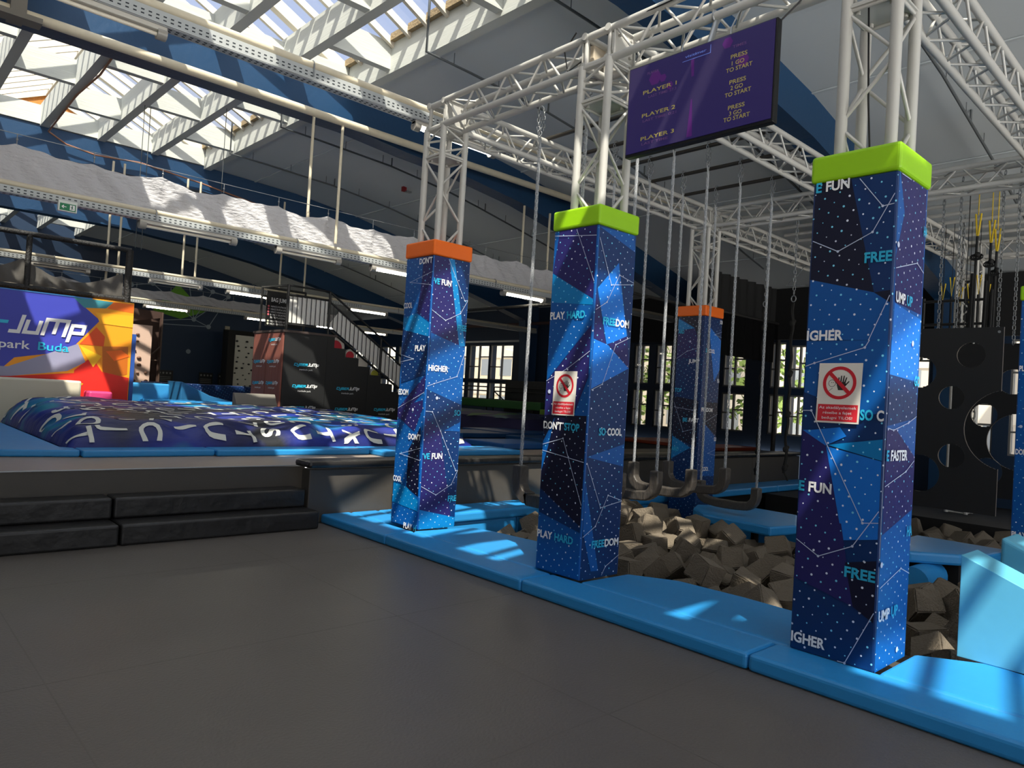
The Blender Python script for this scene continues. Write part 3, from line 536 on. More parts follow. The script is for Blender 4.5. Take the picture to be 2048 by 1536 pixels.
# ------------------------------------------------------------------ padded columns with printed covers
SW = .4813
PAL = {'n': (11, 14, 44), 'p': (36, 33, 96), 'd': (2, 46, 100), 'b': (4, 84, 160), 'u': (18, 112, 208), 'l': (2, 122, 188)}
SM = {k: star_mat('print_'+k, c) for k, c in PAL.items()}; SK = list(PAL); SL = [SM[k] for k in SK]
M_CAP = {'o': mat('orange_vinyl', (250, 112, 14), .42, bump=.1, bscale=8), 'g': mat('lime_vinyl', (150, 205, 14), .42, bump=.1, bscale=8)}
M_TXW = mat('white_lettering', (240, 240, 242), .45); M_TXC = mat('cyan_lettering', (44, 176, 216), .45); M_LINE = mat('line_print', (190, 200, 225), .5)
BIG = {'P1': [('R', .142, 1.437), ('L', .291, 1.304)], 'P2': [('L', .055, 1.558)], 'P3': [('R', .328, 1.946), ('R', .317, .172), ('R', .03, 2.471), ('R', .02, .692)], 'P4': [('L', .244, 2.496), ('L', .245, .696)], 'P5': [('L', .051, 1.501)]}
def clipu(u): return min(max(u, .012), SW-.012)
def column(key, x, y, z0, capc, base, label):
    root = thing('padded_column', (x+SW/2, y+SW/2, z0), label, 'column', 'padded columns under the truss frame')
    c = MB(); c.box(x, x+SW, y, y+SW, z0, 2.885, SK.index(base[0]))
    cov = c.build('cover', SL, root, .012)
    fc = MB(); tx = MB(); ln = MB()
    for side in 'LR':
        if side == 'L': P = lambda u, z, d: (x-d, y+SW-u, z); U = Vector((0, -1, 0))
        else: P = lambda u, z, d: (x+u, y-d, z); U = X_
        if base[0 if side == 'L' else 1] != base[0]: fc.quad([P(.012, z0, .0008), P(SW-.012, z0, .0008), P(SW-.012, 2.88, .0008), P(.012, 2.88, .0008)], SK.index(base[1]))
        for i, (col, pts) in enumerate(FC.get(key+side, [])):
            fc.quad([P(clipu(u), min(max(z, z0), 2.88), .0014+.0004*i) for u, z in pts], SK.index(col))
        for body, u, z, w_ in TX.get(key+side, []):
            segs = [(s_[2:], 0 if s_[0] == 'w' else 1) for s_ in body.split('|')]
            put_text(tx, segs, P(max(u, .012), z, .0085), U, Z_, .058, min(w_, SW-.01-max(u, .012)), .032)
        for pts in LN.get(key+side, []):
            q = [Vector((clipu(u), min(max(z, z0+.01), 2.87))) for u, z in pts]
            for a, b in zip(q[:-1], q[1:]):
                d = (b-a); 
                if d.length < 1e-4: continue
                n = Vector((-d.y, d.x)).normalized()*.0022
                ln.quad([P(v.x, v.y, .0072) for v in (a-n, b-n, b+n, a+n)])
            for k_, v in enumerate(q):
                if 0 < k_ < len(q)-1: ln.disc(P(v.x, v.y, .0075), U, Z_, .0075, 10)
    for side, u, z in BIG.get(key, []): ln.disc((x-.0078, y+SW-u, z) if side == 'L' else (x+u, y-.0078, z), Vector((0, -1, 0)) if side == 'L' else X_, Z_, .0165, 16)
    fc.build('facet_print', SL, cov); 
    if tx.v: tx.build('lettering', [M_TXW, M_TXC], cov)
    if ln.v: ln.build('constellation_lines', M_LINE, cov)
    e = .014
    MB().box(x-e, x+SW+e, y-e, y+SW+e, 2.886, 3.046).build('cap', M_CAP[capc], root, .02, None, 3)
    return root
column('P1', 4.338, 5.949, .1, 'o', 'bd', 'printed blue column with orange cap beside the black steps, leftmost')
column('P2', 4.278, 3.722, .1, 'g', 'bd', 'printed blue column with lime cap and small warning sign, second from left')
column('P3', 4.242, 1.523, .1, 'g', 'db', 'nearest printed column with lime cap and large warning sign, right foreground')
column('P4', 9.474, 6.035, -.7, 'o', 'dd', 'distant printed column with orange cap rising from the foam behind the swings')
column('P5', 9.47, 1.58, -.7, 'g', 'bb', 'printed column with lime cap cut by the right edge of the photo')
# warning signs
def warning_sign(x, yl, w_, z0, z1, lab, tilt=.012):
    r = thing('warning_sign', (x, yl-w_/2, z0), lab, 'sign', 'hand-trap warning signs')
    h = z1-z0; U = Vector((0, -1, tilt)).normalized(); V = Vector((0, -tilt*2.2, 1)).normalized(); o_ = Vector((x-.0105, yl, z0)); N = Vector((-1, 0, 0))
    P = lambda u, v, d=0: o_+U*u*w_+V*v*h+N*d
    s = MB(); s.quad([P(0, 0), P(1, 0), P(1, 1), P(0, 1)]); s.quad([P(0, 0, -.0012), P(0, 1, -.0012), P(1, 1, -.0012), P(1, 0, -.0012)]); s.build('sheet', mat('paper', (232, 226, 216), .5, bump=.15, bscale=12), r)
    c = P(.5, .67, .0012); MB().ring(c, U, V, w_*.31, w_*.385, 40).quad([c+U*w_*a+V*w_*b+N*.0015 for a, b in ((-.26, .20), (-.20, .26), (.26, -.20), (.20, -.26))]).build('prohibition_ring', mat('sign_red', (206, 34, 48), .5), r)
    k = MB(); hc = c-N*.0004
    def hp(a, b): return hc+U*w_*a+V*w_*b
    k.quad([hp(-.06, -.05), hp(-.02, -.17), hp(.1, -.17), hp(.15, -.05), hp(.14, .02), hp(-.02, .02)])
    for a, b, c_, d in ((-.02, .0, -.02, .13), (.03, .01, .04, .17), (.08, .01, .1, .17), (.12, .0, .16, .13), (.13, -.06, .22, .04), (-.04, -.03, -.1, .05)):
        dd = Vector((c_-a, d-b)).normalized(); n = Vector((-dd.y, dd.x))*.018
        k.quad([hp(a-n.x, b-n.y), hp(c_-n.x*.7, d-n.y*.7), hp(c_+n.x*.7, d+n.y*.7), hp(a+n.x, b+n.y)])
    k.ring(hp(-.17, -.01), U, V, w_*.075, w_*.085, 20).quad([hp(-.25, -.2), hp(-.24, -.2), hp(-.15, -.13), hp(-.155, -.12)]).quad([hp(-.19, .015), hp(-.17, .015), hp(-.17, 0), hp(-.19, 0)]).quad([hp(-.15, .015), hp(-.13, .015), hp(-.13, 0), hp(-.15, 0)]).build('hand_pictogram', mat('sign_black', (52, 46, 42), .6), r)
    MB().quad([P(.04, .03, .0012), P(.96, .03, .0012), P(.96, .31, .0012), P(.04, .31, .0012)]).build('text_panel', mat('sign_red_panel', (214, 42, 56), .5), r)
    t = MB()
    for i, (l, ww_) in enumerate((('Az akadályelemek', .86), ('réseibe a fejet', .66), ('bedugni TILOS!', .70))): put_text(t, [(l, 0)], P(.5-ww_/2, .235-.085*i, .0022), U, V, h*.045, w_*ww_, 0)
    t.build('lettering', M_TXW, r); return r
warning_sign(4.278, 4.203-.098, .246, 1.37, 1.725, 'small red and white hand warning sign on the second column')
warning_sign(4.242, 2.004-.09, .248, 1.455, 1.803, 'large red and white hand warning sign on the nearest column')
# ------------------------------------------------------------------ truss frame
def truss_mb(p, q, up, half=.125, rc=.031, rb=.0115, pitch=.5):
    p = Vector(p); q = Vector(q); d = (q-p); L = d.length; d.normalize(); up = Vector(up); s = d.cross(up)
    ch = []; C = [(s*a+up*b)*half for a, b in ((1, 1), (1, -1), (-1, -1), (-1, 1))]
    for c in C: ch.append(MB().cyl(p+c, q+c, rc, 10))
    br = MB(); n = max(2, round(L/(pitch/2))); st = L/n
    for f in range(4):
        A = C[f]; B = C[(f+1) % 4]
        for i in range(n):
            a, b = (A, B) if (i+f) % 2 == 0 else (B, A)
            br.cyl(p+a+d*(st*i+.02), p+b+d*(st*(i+1)-.02), rb, 6, 0, False)
        for e in (.015, L-.015): br.cyl(p+A+d*e, p+B+d*e, rb, 6, 0, False)
    return ch, br
def truss(p, q, up, label, plate=True):
    c = (Vector(p)+Vector(q))/2
    r = thing('lighting_truss', c, label, 'truss', 'grey lighting truss sections')
    ch, br = truss_mb(p, q, up)
    for m_ in ch: m_.build('chord', M_STEEL, r)
    br.build('bracing', M_STEEL, r)
    if plate:
        d = (Vector(q)-Vector(p)).normalized(); u = Vector(up); s = d.cross(u)
        for e in (p, q):
            e = Vector(e); t = MB(); k = 1 if e == Vector(p) else -1
            for t0 in (0,):
                v = [e+s*a+u*b for a, b in ((.14, .07), (.07, .14), (-.07, .14), (-.14, .07), (-.14, -.07), (-.07, -.14), (.07, -.14), (.14, -.07))]
                t.add(v+[w_+d*k*.01 for w_ in v], [tuple(range(8)), tuple(range(15, 7, -1))]+[(i, (i+1) % 8, 8+(i+1) % 8, 8+i) for i in range(8)])
            for a, b in ((.1, .1), (.1, -.1), (-.1, .1), (-.1, -.1)): t.cyl(e+s*a*.7+u*b*.7, e+s*a*.7+u*b*.7+d*k*.035, .014, 6)
            t.build('end_plate', M_STEEL, r)
    return r
TZ = 4.395; ZP = 3.96
COLS = [(4.58, 6.19, 'over the leftmost column'), (4.54, 3.96, 'over the second column beside the screen'), (4.50, 1.76, 'over the nearest column'), (9.72, 6.27, 'over the distant orange-capped column'), (9.72, 1.82, 'over the column at the right edge'), (13.85, 3.76, 'far right behind the hanging straps')]
for x, y, l in COLS:
    z0 = 2.9 if x < 13 else .0
    r = thing('truss_tower', (x, y, z0), 'grey truss tower '+l, 'truss', 'truss towers standing in the columns')
    ch, br = truss_mb((x, y, z0), (x, y, ZP), (1, 0, 0), .145, .034, .0125, .68)
    for m_ in ch: m_.build('chord', M_STEEL, r)
    br.build('bracing', M_STEEL, r)
    t = MB(); t.box(x-.165, x+.165, y-.165, y+.165, ZP-.006, ZP+.006)
    for a in (-.1, .1):
        for b in (-.1, .1): t.cyl((x+a, y+b, ZP-.03), (x+a, y+b, ZP+.03), .016, 6)
    t.build('base_plate', M_STEEL, r)
    ch, br = truss_mb((x, y, ZP), (x, y, TZ-.125), (1, 0, 0), .145, .033, .0125, .3)
    c = MB(); h = .125
    for m_ in ch+[br]: c.add(m_.v, m_.f, 0, True)
    for a in (-h, h):
        for b_ in (-h, h):
            c.cyl((x+a, y-.165, TZ+b_), (x+a, y+.165, TZ+b_), .031, 10).cyl((x-.165, y+a, TZ+b_), (x+.165, y+a, TZ+b_), .031, 10).cyl((x+a, y+b_, TZ-h), (x+a, y+b_, TZ+h), .02, 8)
    c.build('corner_block', M_STEEL, r)
k = .16
truss((4.56, 6.19-k, TZ), (4.55, 3.96+k, TZ), Z_, 'truss section from the leftmost column to the screen column')
truss((4.54, 3.96-k, TZ), (4.51, 1.76+k, TZ), Z_, 'truss section above the screen toward the nearest column')
truss((4.50, 1.76-k, TZ), (4.48, -1.2, TZ), Z_, 'truss section running out of the photo past the nearest column')
truss((4.58+k, 6.19, TZ), (9.72-k, 6.22, TZ), X_.cross(Y_), 'long truss section from the leftmost column back to the distant orange-capped one')
truss((4.54+k, 3.96, TZ), (9.72-k, 3.98, TZ), Z_, 'long truss section leading back from the screen column')
truss((4.50+k, 1.76, TZ), (9.72-k, 1.82, TZ), Z_, 'long truss section leading back from the nearest column, steepest in view')
truss((9.72, 6.27-k, TZ), (9.72, 3.98+k, TZ), Z_, 'far cross truss right of the distant orange-capped column')
truss((9.72, 3.98-k, TZ), (9.72, 1.82+k, TZ), Z_, 'far cross truss just right of the nearest column cap')
truss((9.72, 1.82-k, TZ), (9.72, -1.2, TZ), Z_, 'far cross truss at the right edge')
truss((9.72+k, 6.27, TZ), (13.8, 6.3, TZ), Z_, 'shaded truss section receding beyond the distant orange-capped column')
truss((9.72+k, 3.98, TZ), (13.85-k, 3.9, TZ), Z_, 'shaded truss section receding to the far truss tower')
truss((13.85, 3.76-k, TZ), (13.85, .6, TZ), Z_, 'farthest cross truss behind the hanging straps')
cb = thing('corner_block', (9.72, 3.98, TZ-.15), 'grey truss corner block where three far sections meet', 'truss')
ch, br = truss_mb((9.72, 3.98, TZ-.16), (9.72, 3.98, TZ+.16), (1, 0, 0), .125, .031, .0115, .32)
for m_ in ch: m_.build('chord', M_STEEL, cb)
br.build('bracing', M_STEEL, cb)
# ladder of round tubes across the far bays
tb = 0
for y0, y1, nm in ((4.13, 6.12, 'left far bay'), (1.97, 3.84, 'right far bay')):
    for i, x in enumerate((10.1, 10.55, 11.0, 11.5, 12.0, 12.5, 13.0, 13.5)):
        t = MB(); t.cyl((x, y0-.02, 4.6), (x, y1+.02, 4.6), .03, 10)
        o = t.build('ceiling_tube', M_STEEL, None, 0, (x, (y0+y1)/2, 4.57)); tag(o, '%s grey round tube from the near end of the overhead ladder, %s' % (('first', 'second', 'third', 'fourth', 'fifth', 'sixth', 'seventh', 'eighth')[i], nm), 'tube', 'overhead tubes in the %s' % nm)
# ------------------------------------------------------------------ swings on dark tubes
M_TUBE = mat('dark_tube', (62, 58, 52), .4, metal=.4)
TUBX = [5.96, 6.6, 7.28, 8.01, 8.81]
for i, x in enumerate(TUBX):
    o = thing('swing_tube', (x, 5.07, 4.55), ['first', 'second', 'third', 'fourth', 'fifth'][i]+' dark tube from the left carrying the padded swings', 'tube', 'dark tubes carrying the swings')
    MB().cyl((x, 3.9, 4.555), (x, 6.28, 4.555), .024, 10).build('pipe', M_TUBE, o)
    c = MB()
    for y in (3.98, 6.22): c.tube([(x+.04*math.cos(a), y, 4.56+.045*math.sin(a)) for a in [2*math.pi*j/10 for j in range(10)]], .011, 5, 0, True).box(x-.02, x+.02, y-.02, y+.02, 4.47, 4.53)
    c.build('clamp', M_ZINC, o)
def link_mb(b, p, q, r=.0042, wd=.011, turn=0.0, n=4):
    p = Vector(p); q = Vector(q); d = (q-p); L = d.length; d.normalize(); a = d.orthogonal().normalized(); c = d.cross(a); a = a*math.cos(turn)+c*math.sin(turn)
    m_ = (p+q)/2; h = L/2+r; pts = [m_+d*(h-wd)*s1+a*wd*math.cos(t)+d*wd*math.sin(t)*1 if False else m_+d*((h-wd)*s1+wd*math.sin(t))+a*wd*math.cos(t) for s1, ts in ((1, (0, math.pi/2, math.pi)), (-1, (math.pi, 1.5*math.pi, 2*math.pi))) for t in ts]
    b.tube(pts, r, n, 0, True)
def chain_mb(p, q, pitch=.036, r=.0046, wd=.0115):
    b = MB(); p = Vector(p); q = Vector(q); n = max(1, round((q-p).length/pitch))
    for i in range(n): link_mb(b, p.lerp(q, i/n), p.lerp(q, (i+1)/n), r, wd, math.pi/2*(i % 2))
    return b
M_PADS = mat('swing_padding', (70, 65, 60), .42, bump=.5, bscale=9, var=.08, stretch=(1, 3, 1))
def swing(x, ya, yb, ztop, zbar, zc, label, name='padded_swing'):
    r = thing(name, (x, (ya+yb)/2, zbar), label, 'swing', 'padded trapeze swings on chains')
    s = .055; b = MB(); pts = [(ya, ztop), (ya, zbar+.17)]
    R = .15
    for i in range(1, 7): t = math.pi/2*i/6; pts.append((ya-R+R*math.cos(t)-0.0, zbar+R-R*math.sin(t)) if ya > yb else (ya+R-R*math.cos(t), zbar+R-R*math.sin(t)))
    sg = 1 if ya > yb else -1
    pts = [(ya, ztop), (ya, zbar+R)]+[(ya-sg*(R-R*math.cos(t)), zbar+R-R*math.sin(t)) for t in [math.pi/2*i/6 for i in range(1, 7)]]
    pts += [((ya+yb)/2+sg*.14*k_, zbar-.012) for k_ in (1, 0, -1)]
    pts += [(yb+sg*(R-R*math.sin(t)), zbar+R-R*math.cos(t)) for t in [math.pi/2*i/6 for i in range(0, 7)]]+[(yb, zbar+R), (yb, ztop)]
    P2 = [Vector(q) for q in pts]; vs = []
    P2 = [p_ for i, p_ in enumerate(P2) if i == 0 or (p_-P2[i-1]).length > 1e-5]; N = len(P2)
    for i, p_ in enumerate(P2):
        d = (P2[min(i+1, N-1)]-P2[max(i-1, 0)]).normalized(); n = Vector((-d.y, d.x))
        w_ = s*(1+.04*math.sin(i*2.3))
        for dx, dn in ((-s, -w_), (s, -w_), (s, w_), (-s, w_)): q = p_+n*dn; vs.append((x+dx, q.x, q.y))
    fs = [(i*4+k_, i*4+(k_+1) % 4, i*4+4+(k_+1) % 4, i*4+4+k_) for i in range(N-1) for k_ in range(4)]+[(3, 2, 1, 0), (4*N-4, 4*N-3, 4*N-2, 4*N-1)]
    b.add(vs, fs); b.build('pad', M_PADS, r, .018, None, 3)
    for y in (ya, yb):
        c = chain_mb((x, y, ztop), (x, y, zc-.06)).build('chain', M_ZINC, r)
        h = MB().cyl((x, y, ztop), (x, y, zc-.33), .017, 10, 0, False).build('hose', HOSE, c)
        e = chain_mb((x-.03, y+.005, zc-.24), (x-.03, y+.005, zc+.03)); e2 = chain_mb((x+.03, y-.005, zc-.2), (x+.03, y-.005, zc+.03)); e.add(e2.v, e2.f, 0, True)
        e.tube([(x+.033*math.cos(a), y, zc+.005+.033*math.sin(a)) for a in [math.pi*j/8 for j in range(9)]], .006, 5)
        e.tube([(x-.03, y, zc-.24), (x-.012, y, zc-.3), (x, y, zc-.34)], .006, 5).cyl((x, y, zc-.36), (x, y, zc-.26), .012, 8)
        e.build('chain_loop', M_ZINC, c)
    return r
swing(4.73, 4.91, 4.33, .86, .57, 4.22, 'padded swing hanging from the near truss left of the second column')
SWL = ['swing hidden mostly behind the second column on the first dark tube', 'near swing just right of the second column on the second dark tube', 'swing on the third dark tube, its near end in front of the distant column', 'swing on the fourth dark tube behind the middle swings', 'lowest black swing, farthest right over the octagonal mat']
for x, l in zip(TUBX, SWL):
    lo = x > 8.5
    swing(x, 5.54, 4.71, .5 if lo else .78, .24 if lo else .49, 4.56, ('padded '+l) if not lo else l)
# ------------------------------------------------------------------ timing screen
tv = thing('timing_screen', (4.23, 2.86, 3.33), 'large flat screen with purple player list hanging from the near truss', 'screen')
MB().box(4.205, 4.265, 2.272, 3.446, 3.322, 3.992).build('housing', mat('tv_black', (16, 16, 18), .35), tv, .008)
M_DISP = (mat('purple_display', (40, 34, 48), .4, emis=(28, 8, 104), est=.36))
d = MB(); U = Vector((0, -1, 0))
TVT = [('PLAYER 1', 3.3, 3.76, .29, 0), ('PLAYER 2', 3.3, 3.59, .29, 0), ('PLAYER 3', 3.3, 3.42, .29, 0), ('PRESS', 2.59, 3.81, .12, 0), ('1 GO', 2.58, 3.765, .09, 0), ('TO START', 2.62, 3.725, .19, 0), ('PRESS', 2.59, 3.64, .12, 0), ('2 GO', 2.58, 3.6, .09, 0), ('TO START', 2.62, 3.56, .19, 0), ('PRESS', 2.59, 3.47, .12, 0), ('3 GO', 2.58, 3.43, .09, 0), ('TO START', 2.62, 3.395, .19, 0), ('TIMES', 2.58, 3.88, .1, 1), ('LAST TIME: 27.3', 3.25, 3.725, .24, 1), ('LAST TIME: 0:21', 3.29, 3.555, .29, 1), ('LAST TIME', 3.29, 3.385, .23, 1), ('PLAYER', 3.27, 3.9, .1, 1), ('visitimer', 2.95, 3.925, .17, 2)]
for s_, y, z, w_, mi in TVT: put_text(d, [(s_, mi)], (4.1975, y, z), U, Z_, .027 if mi == 0 else .018, w_, .01)
d.quad([(4.1975, 2.97, 3.902), (4.1975, 2.75, 3.902), (4.1975, 2.75, 3.906), (4.1975, 2.97, 3.906)], 2).quad([(4.1975, 2.75, 3.902), (4.1975, 2.746, 3.902), (4.1975, 2.746, 3.96), (4.1975, 2.75, 3.96)], 2)
M_TVT = [mat('olive_text', (150, 140, 70), .5, emis=(110, 100, 40), est=.5), mat('dim_text', (96, 70, 110), .5, emis=(70, 40, 70), est=.4), mat('teal_text', (96, 120, 190), .5, emis=(60, 80, 150), est=.5)]
g = MB()
for y, z, r_ in ((3.2, 3.86, .055), (3.13, 3.84, .03), (2.62, 3.93, .04), (2.5, 3.78, .045), (3.07, 3.77, .03)): g.disc((4.1982, y, z), U, Z_, r_, 6)
g.quad([(4.1982, 2.9, 3.9), (4.1982, 2.875, 3.9), (4.1982, 2.87, 3.78), (4.1982, 2.89, 3.78)]).quad([(4.1982, 2.885, 3.62), (4.1982, 2.875, 3.62), (4.1982, 2.86, 3.36), (4.1982, 2.905, 3.36)])
MB().box(4.199, 4.2046, 2.286, 3.432, 3.345, 3.98).merge(d, 1).merge(g, 4).build('display', [M_DISP]+M_TVT+[mat('magenta_glow', (64, 26, 80), .4, emis=(64, 8, 92), est=.5)], tv)
b = MB().box(4.262, 4.3, 2.8, 2.9, 3.5, 3.99).box(4.27, 4.3, 2.6, 3.1, 3.72, 3.76).cyl((4.3, 2.85, 3.95), (4.42, 2.85, 4.27), .022)
b.tube([(4.415+.04*math.cos(a), 2.86, 4.27+.04*math.sin(a)) for a in [2*math.pi*j/10 for j in range(10)]], .012, 5, 0, True).build('bracket', M_ZINC, tv)
c = MB()
for y in (3.05, 2.66): c.tube([(4.4, y, 4.25), (4.33, y+.02, 4.1), (4.29, y, 3.98)], .006)
c.build('carabiner_sling', M_ZINC, tv)
# ------------------------------------------------------------------ printed air bag
AX0, AX1, AY0, AY1, AZ = 1.82, 7.45, 8.84, 13.25, .66
def bag(u, v):
    "u along x, v along y (0..1) -> point on the air bag skin"
    e = lambda t, k: (1-abs(2*t-1)**k)
    x = AX0+(AX1-AX0)*u; y = AY0+(AY1-AY0)*v
    # slopes: metres from each edge
    dx = min(x-AX0, AX1-x); dy = min(y-AY0, AY1-y)
    def rise(d, r): d = max(0, min(d, r)); return math.sqrt(max(0, 1-(1-d/r)**2))
    h = (.30+.14*v-.05*u)*min(rise(dx, .55), 1)*min(rise(dy, .5), 1)
    edge = max(0, 1-min(dx, dy)/.7)
    w_ = .030*math.sin(x*7+1.7*math.sin(y*3)+.8*math.sin(x*2.3))*edge+.024*math.sin((x*1.1+y*1.6)*12+1.5*math.sin(x*4))*edge*rise(dy, .3)+.010*math.sin(x*4.2+y*2.1)+.012*math.sin(y*6.3+math.sin(x*2.7)*2)
    return Vector((x, y, AZ+h+w_*min(1, min(dx, dy)/.12)))
bg_ = thing('air_bag', (4.6, 11, DZ), 'huge rounded blue and teal air bag printed with white letters on the deck', 'air bag')
def bag_mat():
    m = mat('bag_print', (30, 52, 150), .5, bump=.7, bscale=3.4, stretch=(1.0, 2.6, 1)); t = m.node_tree; b = t.nodes['Principled BSDF']
    co = t.nodes.new('ShaderNodeTexCoord'); n = t.nodes.new('ShaderNodeTexNoise'); n.inputs['Scale'].default_value = .75; n.inputs['Detail'].default_value = 2
    r = t.nodes.new('ShaderNodeValToRGB'); e = r.color_ramp.elements
    e[0].position = .36; e[0].color = lin((26, 28, 34))+(1,); e[1].position = .72; e[1].color = lin((20, 140, 200))+(1,)
    for p_, c in ((.42, (20, 30, 92)), (.56, (26, 46, 140)), (.625, (24, 128, 156)), (.67, (30, 62, 176))): k = e.new(p_); k.color = lin(c)+(1,)
    t.links.new(co.outputs['Object'], n.inputs['Vector']); t.links.new(n.outputs['Fac'], r.inputs[0]); t.links.new(r.outputs[0], b.inputs['Base Color']); return m
NU, NV = 190, 130; b = MB()
vs = [bag(i/NU, j/NV) for j in range(NV+1) for i in range(NU+1)]
b.add(vs, [(j*(NU+1)+i, j*(NU+1)+i+1, (j+1)*(NU+1)+i+1, (j+1)*(NU+1)+i) for j in range(NV) for i in range(NU)], 0, True)
b.box(AX0+.02, AX1-.02, AY0+.02, AY1-.02, DZ+.001, AZ+.01)
skin = b
lt = MB(); rng = random.Random(4)
def bag_letter(ch, x, y, h, ang):
    vs_, fs_ = glyphs(ch, .03)
    bm = bmesh.new(); V_ = [bm.verts.new((a, c, 0)) for a, c in vs_]
    for f in fs_:
        try: bm.faces.new([V_[i] for i in f])
        except ValueError: pass
    bmesh.ops.triangulate(bm, faces=bm.faces[:])
    for _ in range(3): 
        ed = [e for e in bm.edges if e.calc_length() > .12]
        if ed: bmesh.ops.subdivide_edges(bm, edges=ed, cuts=1); bmesh.ops.triangulate(bm, faces=bm.faces[:])
    bm.verts.index_update(); ca, sa = math.cos(ang), math.sin(ang); out = []
    for v in bm.verts:
        a, c = (v.co.x-.3)*h*1.35, (v.co.y-.35)*h*1.4
        px, py = x+a*ca-c*sa, y+a*sa+c*ca
        u = min(max((px-AX0)/(AX1-AX0), .002), .998); w_ = min(max((py-AY0)/(AY1-AY0), .002), .998)
        p = bag(u, w_); e = .01
        n = (bag(min(u+e, 1), w_)-bag(max(u-e, 0), w_)).cross(bag(u, min(w_+e, 1))-bag(u, max(w_-e, 0))).normalized()
        out.append(p+n*.007)
    lt.add(out, [tuple(v.index for v in f.verts) for f in bm.faces], 0, True); bm.free()
gy = AY0+.12; row = 0
while gy < AY1-.15:
    gx = AX0+.12+(row % 2)*.17
    while gx < AX1-.15:
        if rng.random() < .82: bag_letter(rng.choice('ITOLUZJSCT70HX'), gx+rng.uniform(-.04, .04), gy+rng.uniform(-.04, .04), .235, rng.choice((-1.57, -1.5, -1.65, -1.9)))
        gx += .37
    gy += .34; row += 1
skin.merge(lt, 1).build('bag_skin', [bag_mat(), mat('bag_letters', (222, 222, 212), .5)], bg_)

# ------------------------------------------------------------------ banner, net frame and blocks behind the bag
BY = 14.0
bn = thing('logo_banner', (2.2, BY, DZ), 'large orange and blue logo banner behind the air bag at left', 'banner')
M_BN = [mat('banner_'+n, c, .5, bump=.12, bscale=5) for n, c in (('amber', (246, 160, 24)), ('blue', (58, 66, 176)), ('teal', (60, 140, 152)), ('orange', (244, 110, 20)), ('red', (226, 40, 28)), ('lilac', (150, 150, 178)), ('yellow', (252, 196, 30)), ('redorange', (240, 84, 24)), ('brown', (196, 104, 16)), ('gold', (252, 176, 28)), ('hem', (60, 130, 196)))]
BF = [(1, [(.6, 2.72), (2.8, 2.74), (3.24, 2.38), (2.8, 1.81), (2.05, 1.65), (1.87, 1.44), (.6, 1.3)]), (2, [(2.8, 2.74), (3.43, 2.72), (3.32, 2.60), (2.99, 2.57)]), (3, [(3.43, 2.72), (3.755, 2.72), (3.755, 2.57), (3.34, 2.60)]),
      (8, [(3.30, 1.94), (3.71, 1.97), (3.72, 1.48), (3.34, 1.37)]), (4, [(2.02, 1.35), (3.32, 1.5), (3.75, 1.42), (3.75, .95), (.6, .95), (.6, 1.3)]), (4, [(2.9, 1.5), (3.15, 1.75), (3.32, 1.5), (2.9, 1.3)]), (5, [(.6, 1.5), (1.97, 1.50), (2.93, 1.95), (3.06, 1.65), (2.80, 1.48), (2.02, 1.35), (.6, 1.25)]),
      (7, [(2.95, 1.95), (3.19, 2.26), (3.33, 2.11), (3.32, 1.94)]), (6, [(2.95, 1.93), (3.30, 1.77), (3.18, 1.57)]), (9, [(3.16, 2.51), (3.76, 2.52), (3.76, 2.31), (3.24, 2.33)]), (6, [(2.5, 1.0), (2.9, 1.32), (3.05, 1.28), (2.75, .96)]), (3, [(3.36, 1.86), (3.6, 1.9), (3.74, 1.8), (3.5, 1.7)]), (10, [(.6, 2.745), (3.1, 2.745), (3.1, 2.728), (.6, 2.728)])]
f = MB(); f.box(.6, 3.76, BY, BY+.09, .66, 2.745)
for i, (c, q) in enumerate(BF): f.quad([(x, BY-.002-.0006*i, z) for x, z in q], c)
f.build('cloth', M_BN, bn)
t = MB(); put_logo(t, 'cyber-', (.55, BY-.014, 2.06), X_, Z_, 1.32, 1, .25, .16); put_logo(t, 'jump', (1.97, BY-.014, 2.07), X_, Z_, 1.0, 0, .25, .16)
put_text(t, [('park', 0)], (1.83, BY-.014, 1.8), X_, Z_, .13, .42, .012); put_text(t, [('Buda', 1)], (2.36, BY-.014, 1.8), X_, Z_, .13, .44, .012); put_text(t, [('trambulin', 0)], (.75, BY-.014, 1.8), X_, Z_, .13, .95, .012)
t.build('lettering', [M_WHITE, M_CYAN], bn)
MB().box(3.765, 3.83, BY, BY+.12, .62, 2.2).build('side_pad', mat('blue_print_edge', (36, 80, 160), .5), bn)
nf = thing('safety_net', (2.2, 14.15, 2.7), 'black padded frame with safety net standing above the logo banner', 'net')
M_FOAMP = mat('black_pipe_foam', (26, 25, 24), .6, bump=.6, bscale=40)
for x in (.75, 2.16, 3.66): MB().cyl((x, 14.1, 2.75), (x, 14.1, 3.68), .045 if x < 3 else .06, 10).build('post', M_FOAMP, nf)
MB().cyl((.6, 14.1, 3.68), (3.68, 14.1, 3.68), .045, 10).build('rail', M_FOAMP, nf); MB().cyl((.6, 14.1, 2.8), (3.68, 14.1, 2.8), .05, 10).build('rail', M_FOAMP, nf)
MB().quad([(.6, 14.12, 2.8), (3.66, 14.12, 2.8), (3.66, 14.12, 3.68), (.6, 14.12, 3.68)]).build('net', NETT, nf)
sg = MB(); n = 60; vs = []
for j in range(7):
    for i in range(n+1):
        x = .6+3.0*i/n; a = (x-.6)/1.5 % 1; top = 3.28-.28*math.sin(math.pi*a)
        z = 2.86+(top-2.86)*j/6; vs.append((x, 14.2+.035*math.sin(i*1.1+j*.6), z))
sg.add(vs, [(j*(n+1)+i, j*(n+1)+i+1, (j+1)*(n+1)+i+1, (j+1)*(n+1)+i) for j in range(6) for i in range(n)], 0, True)
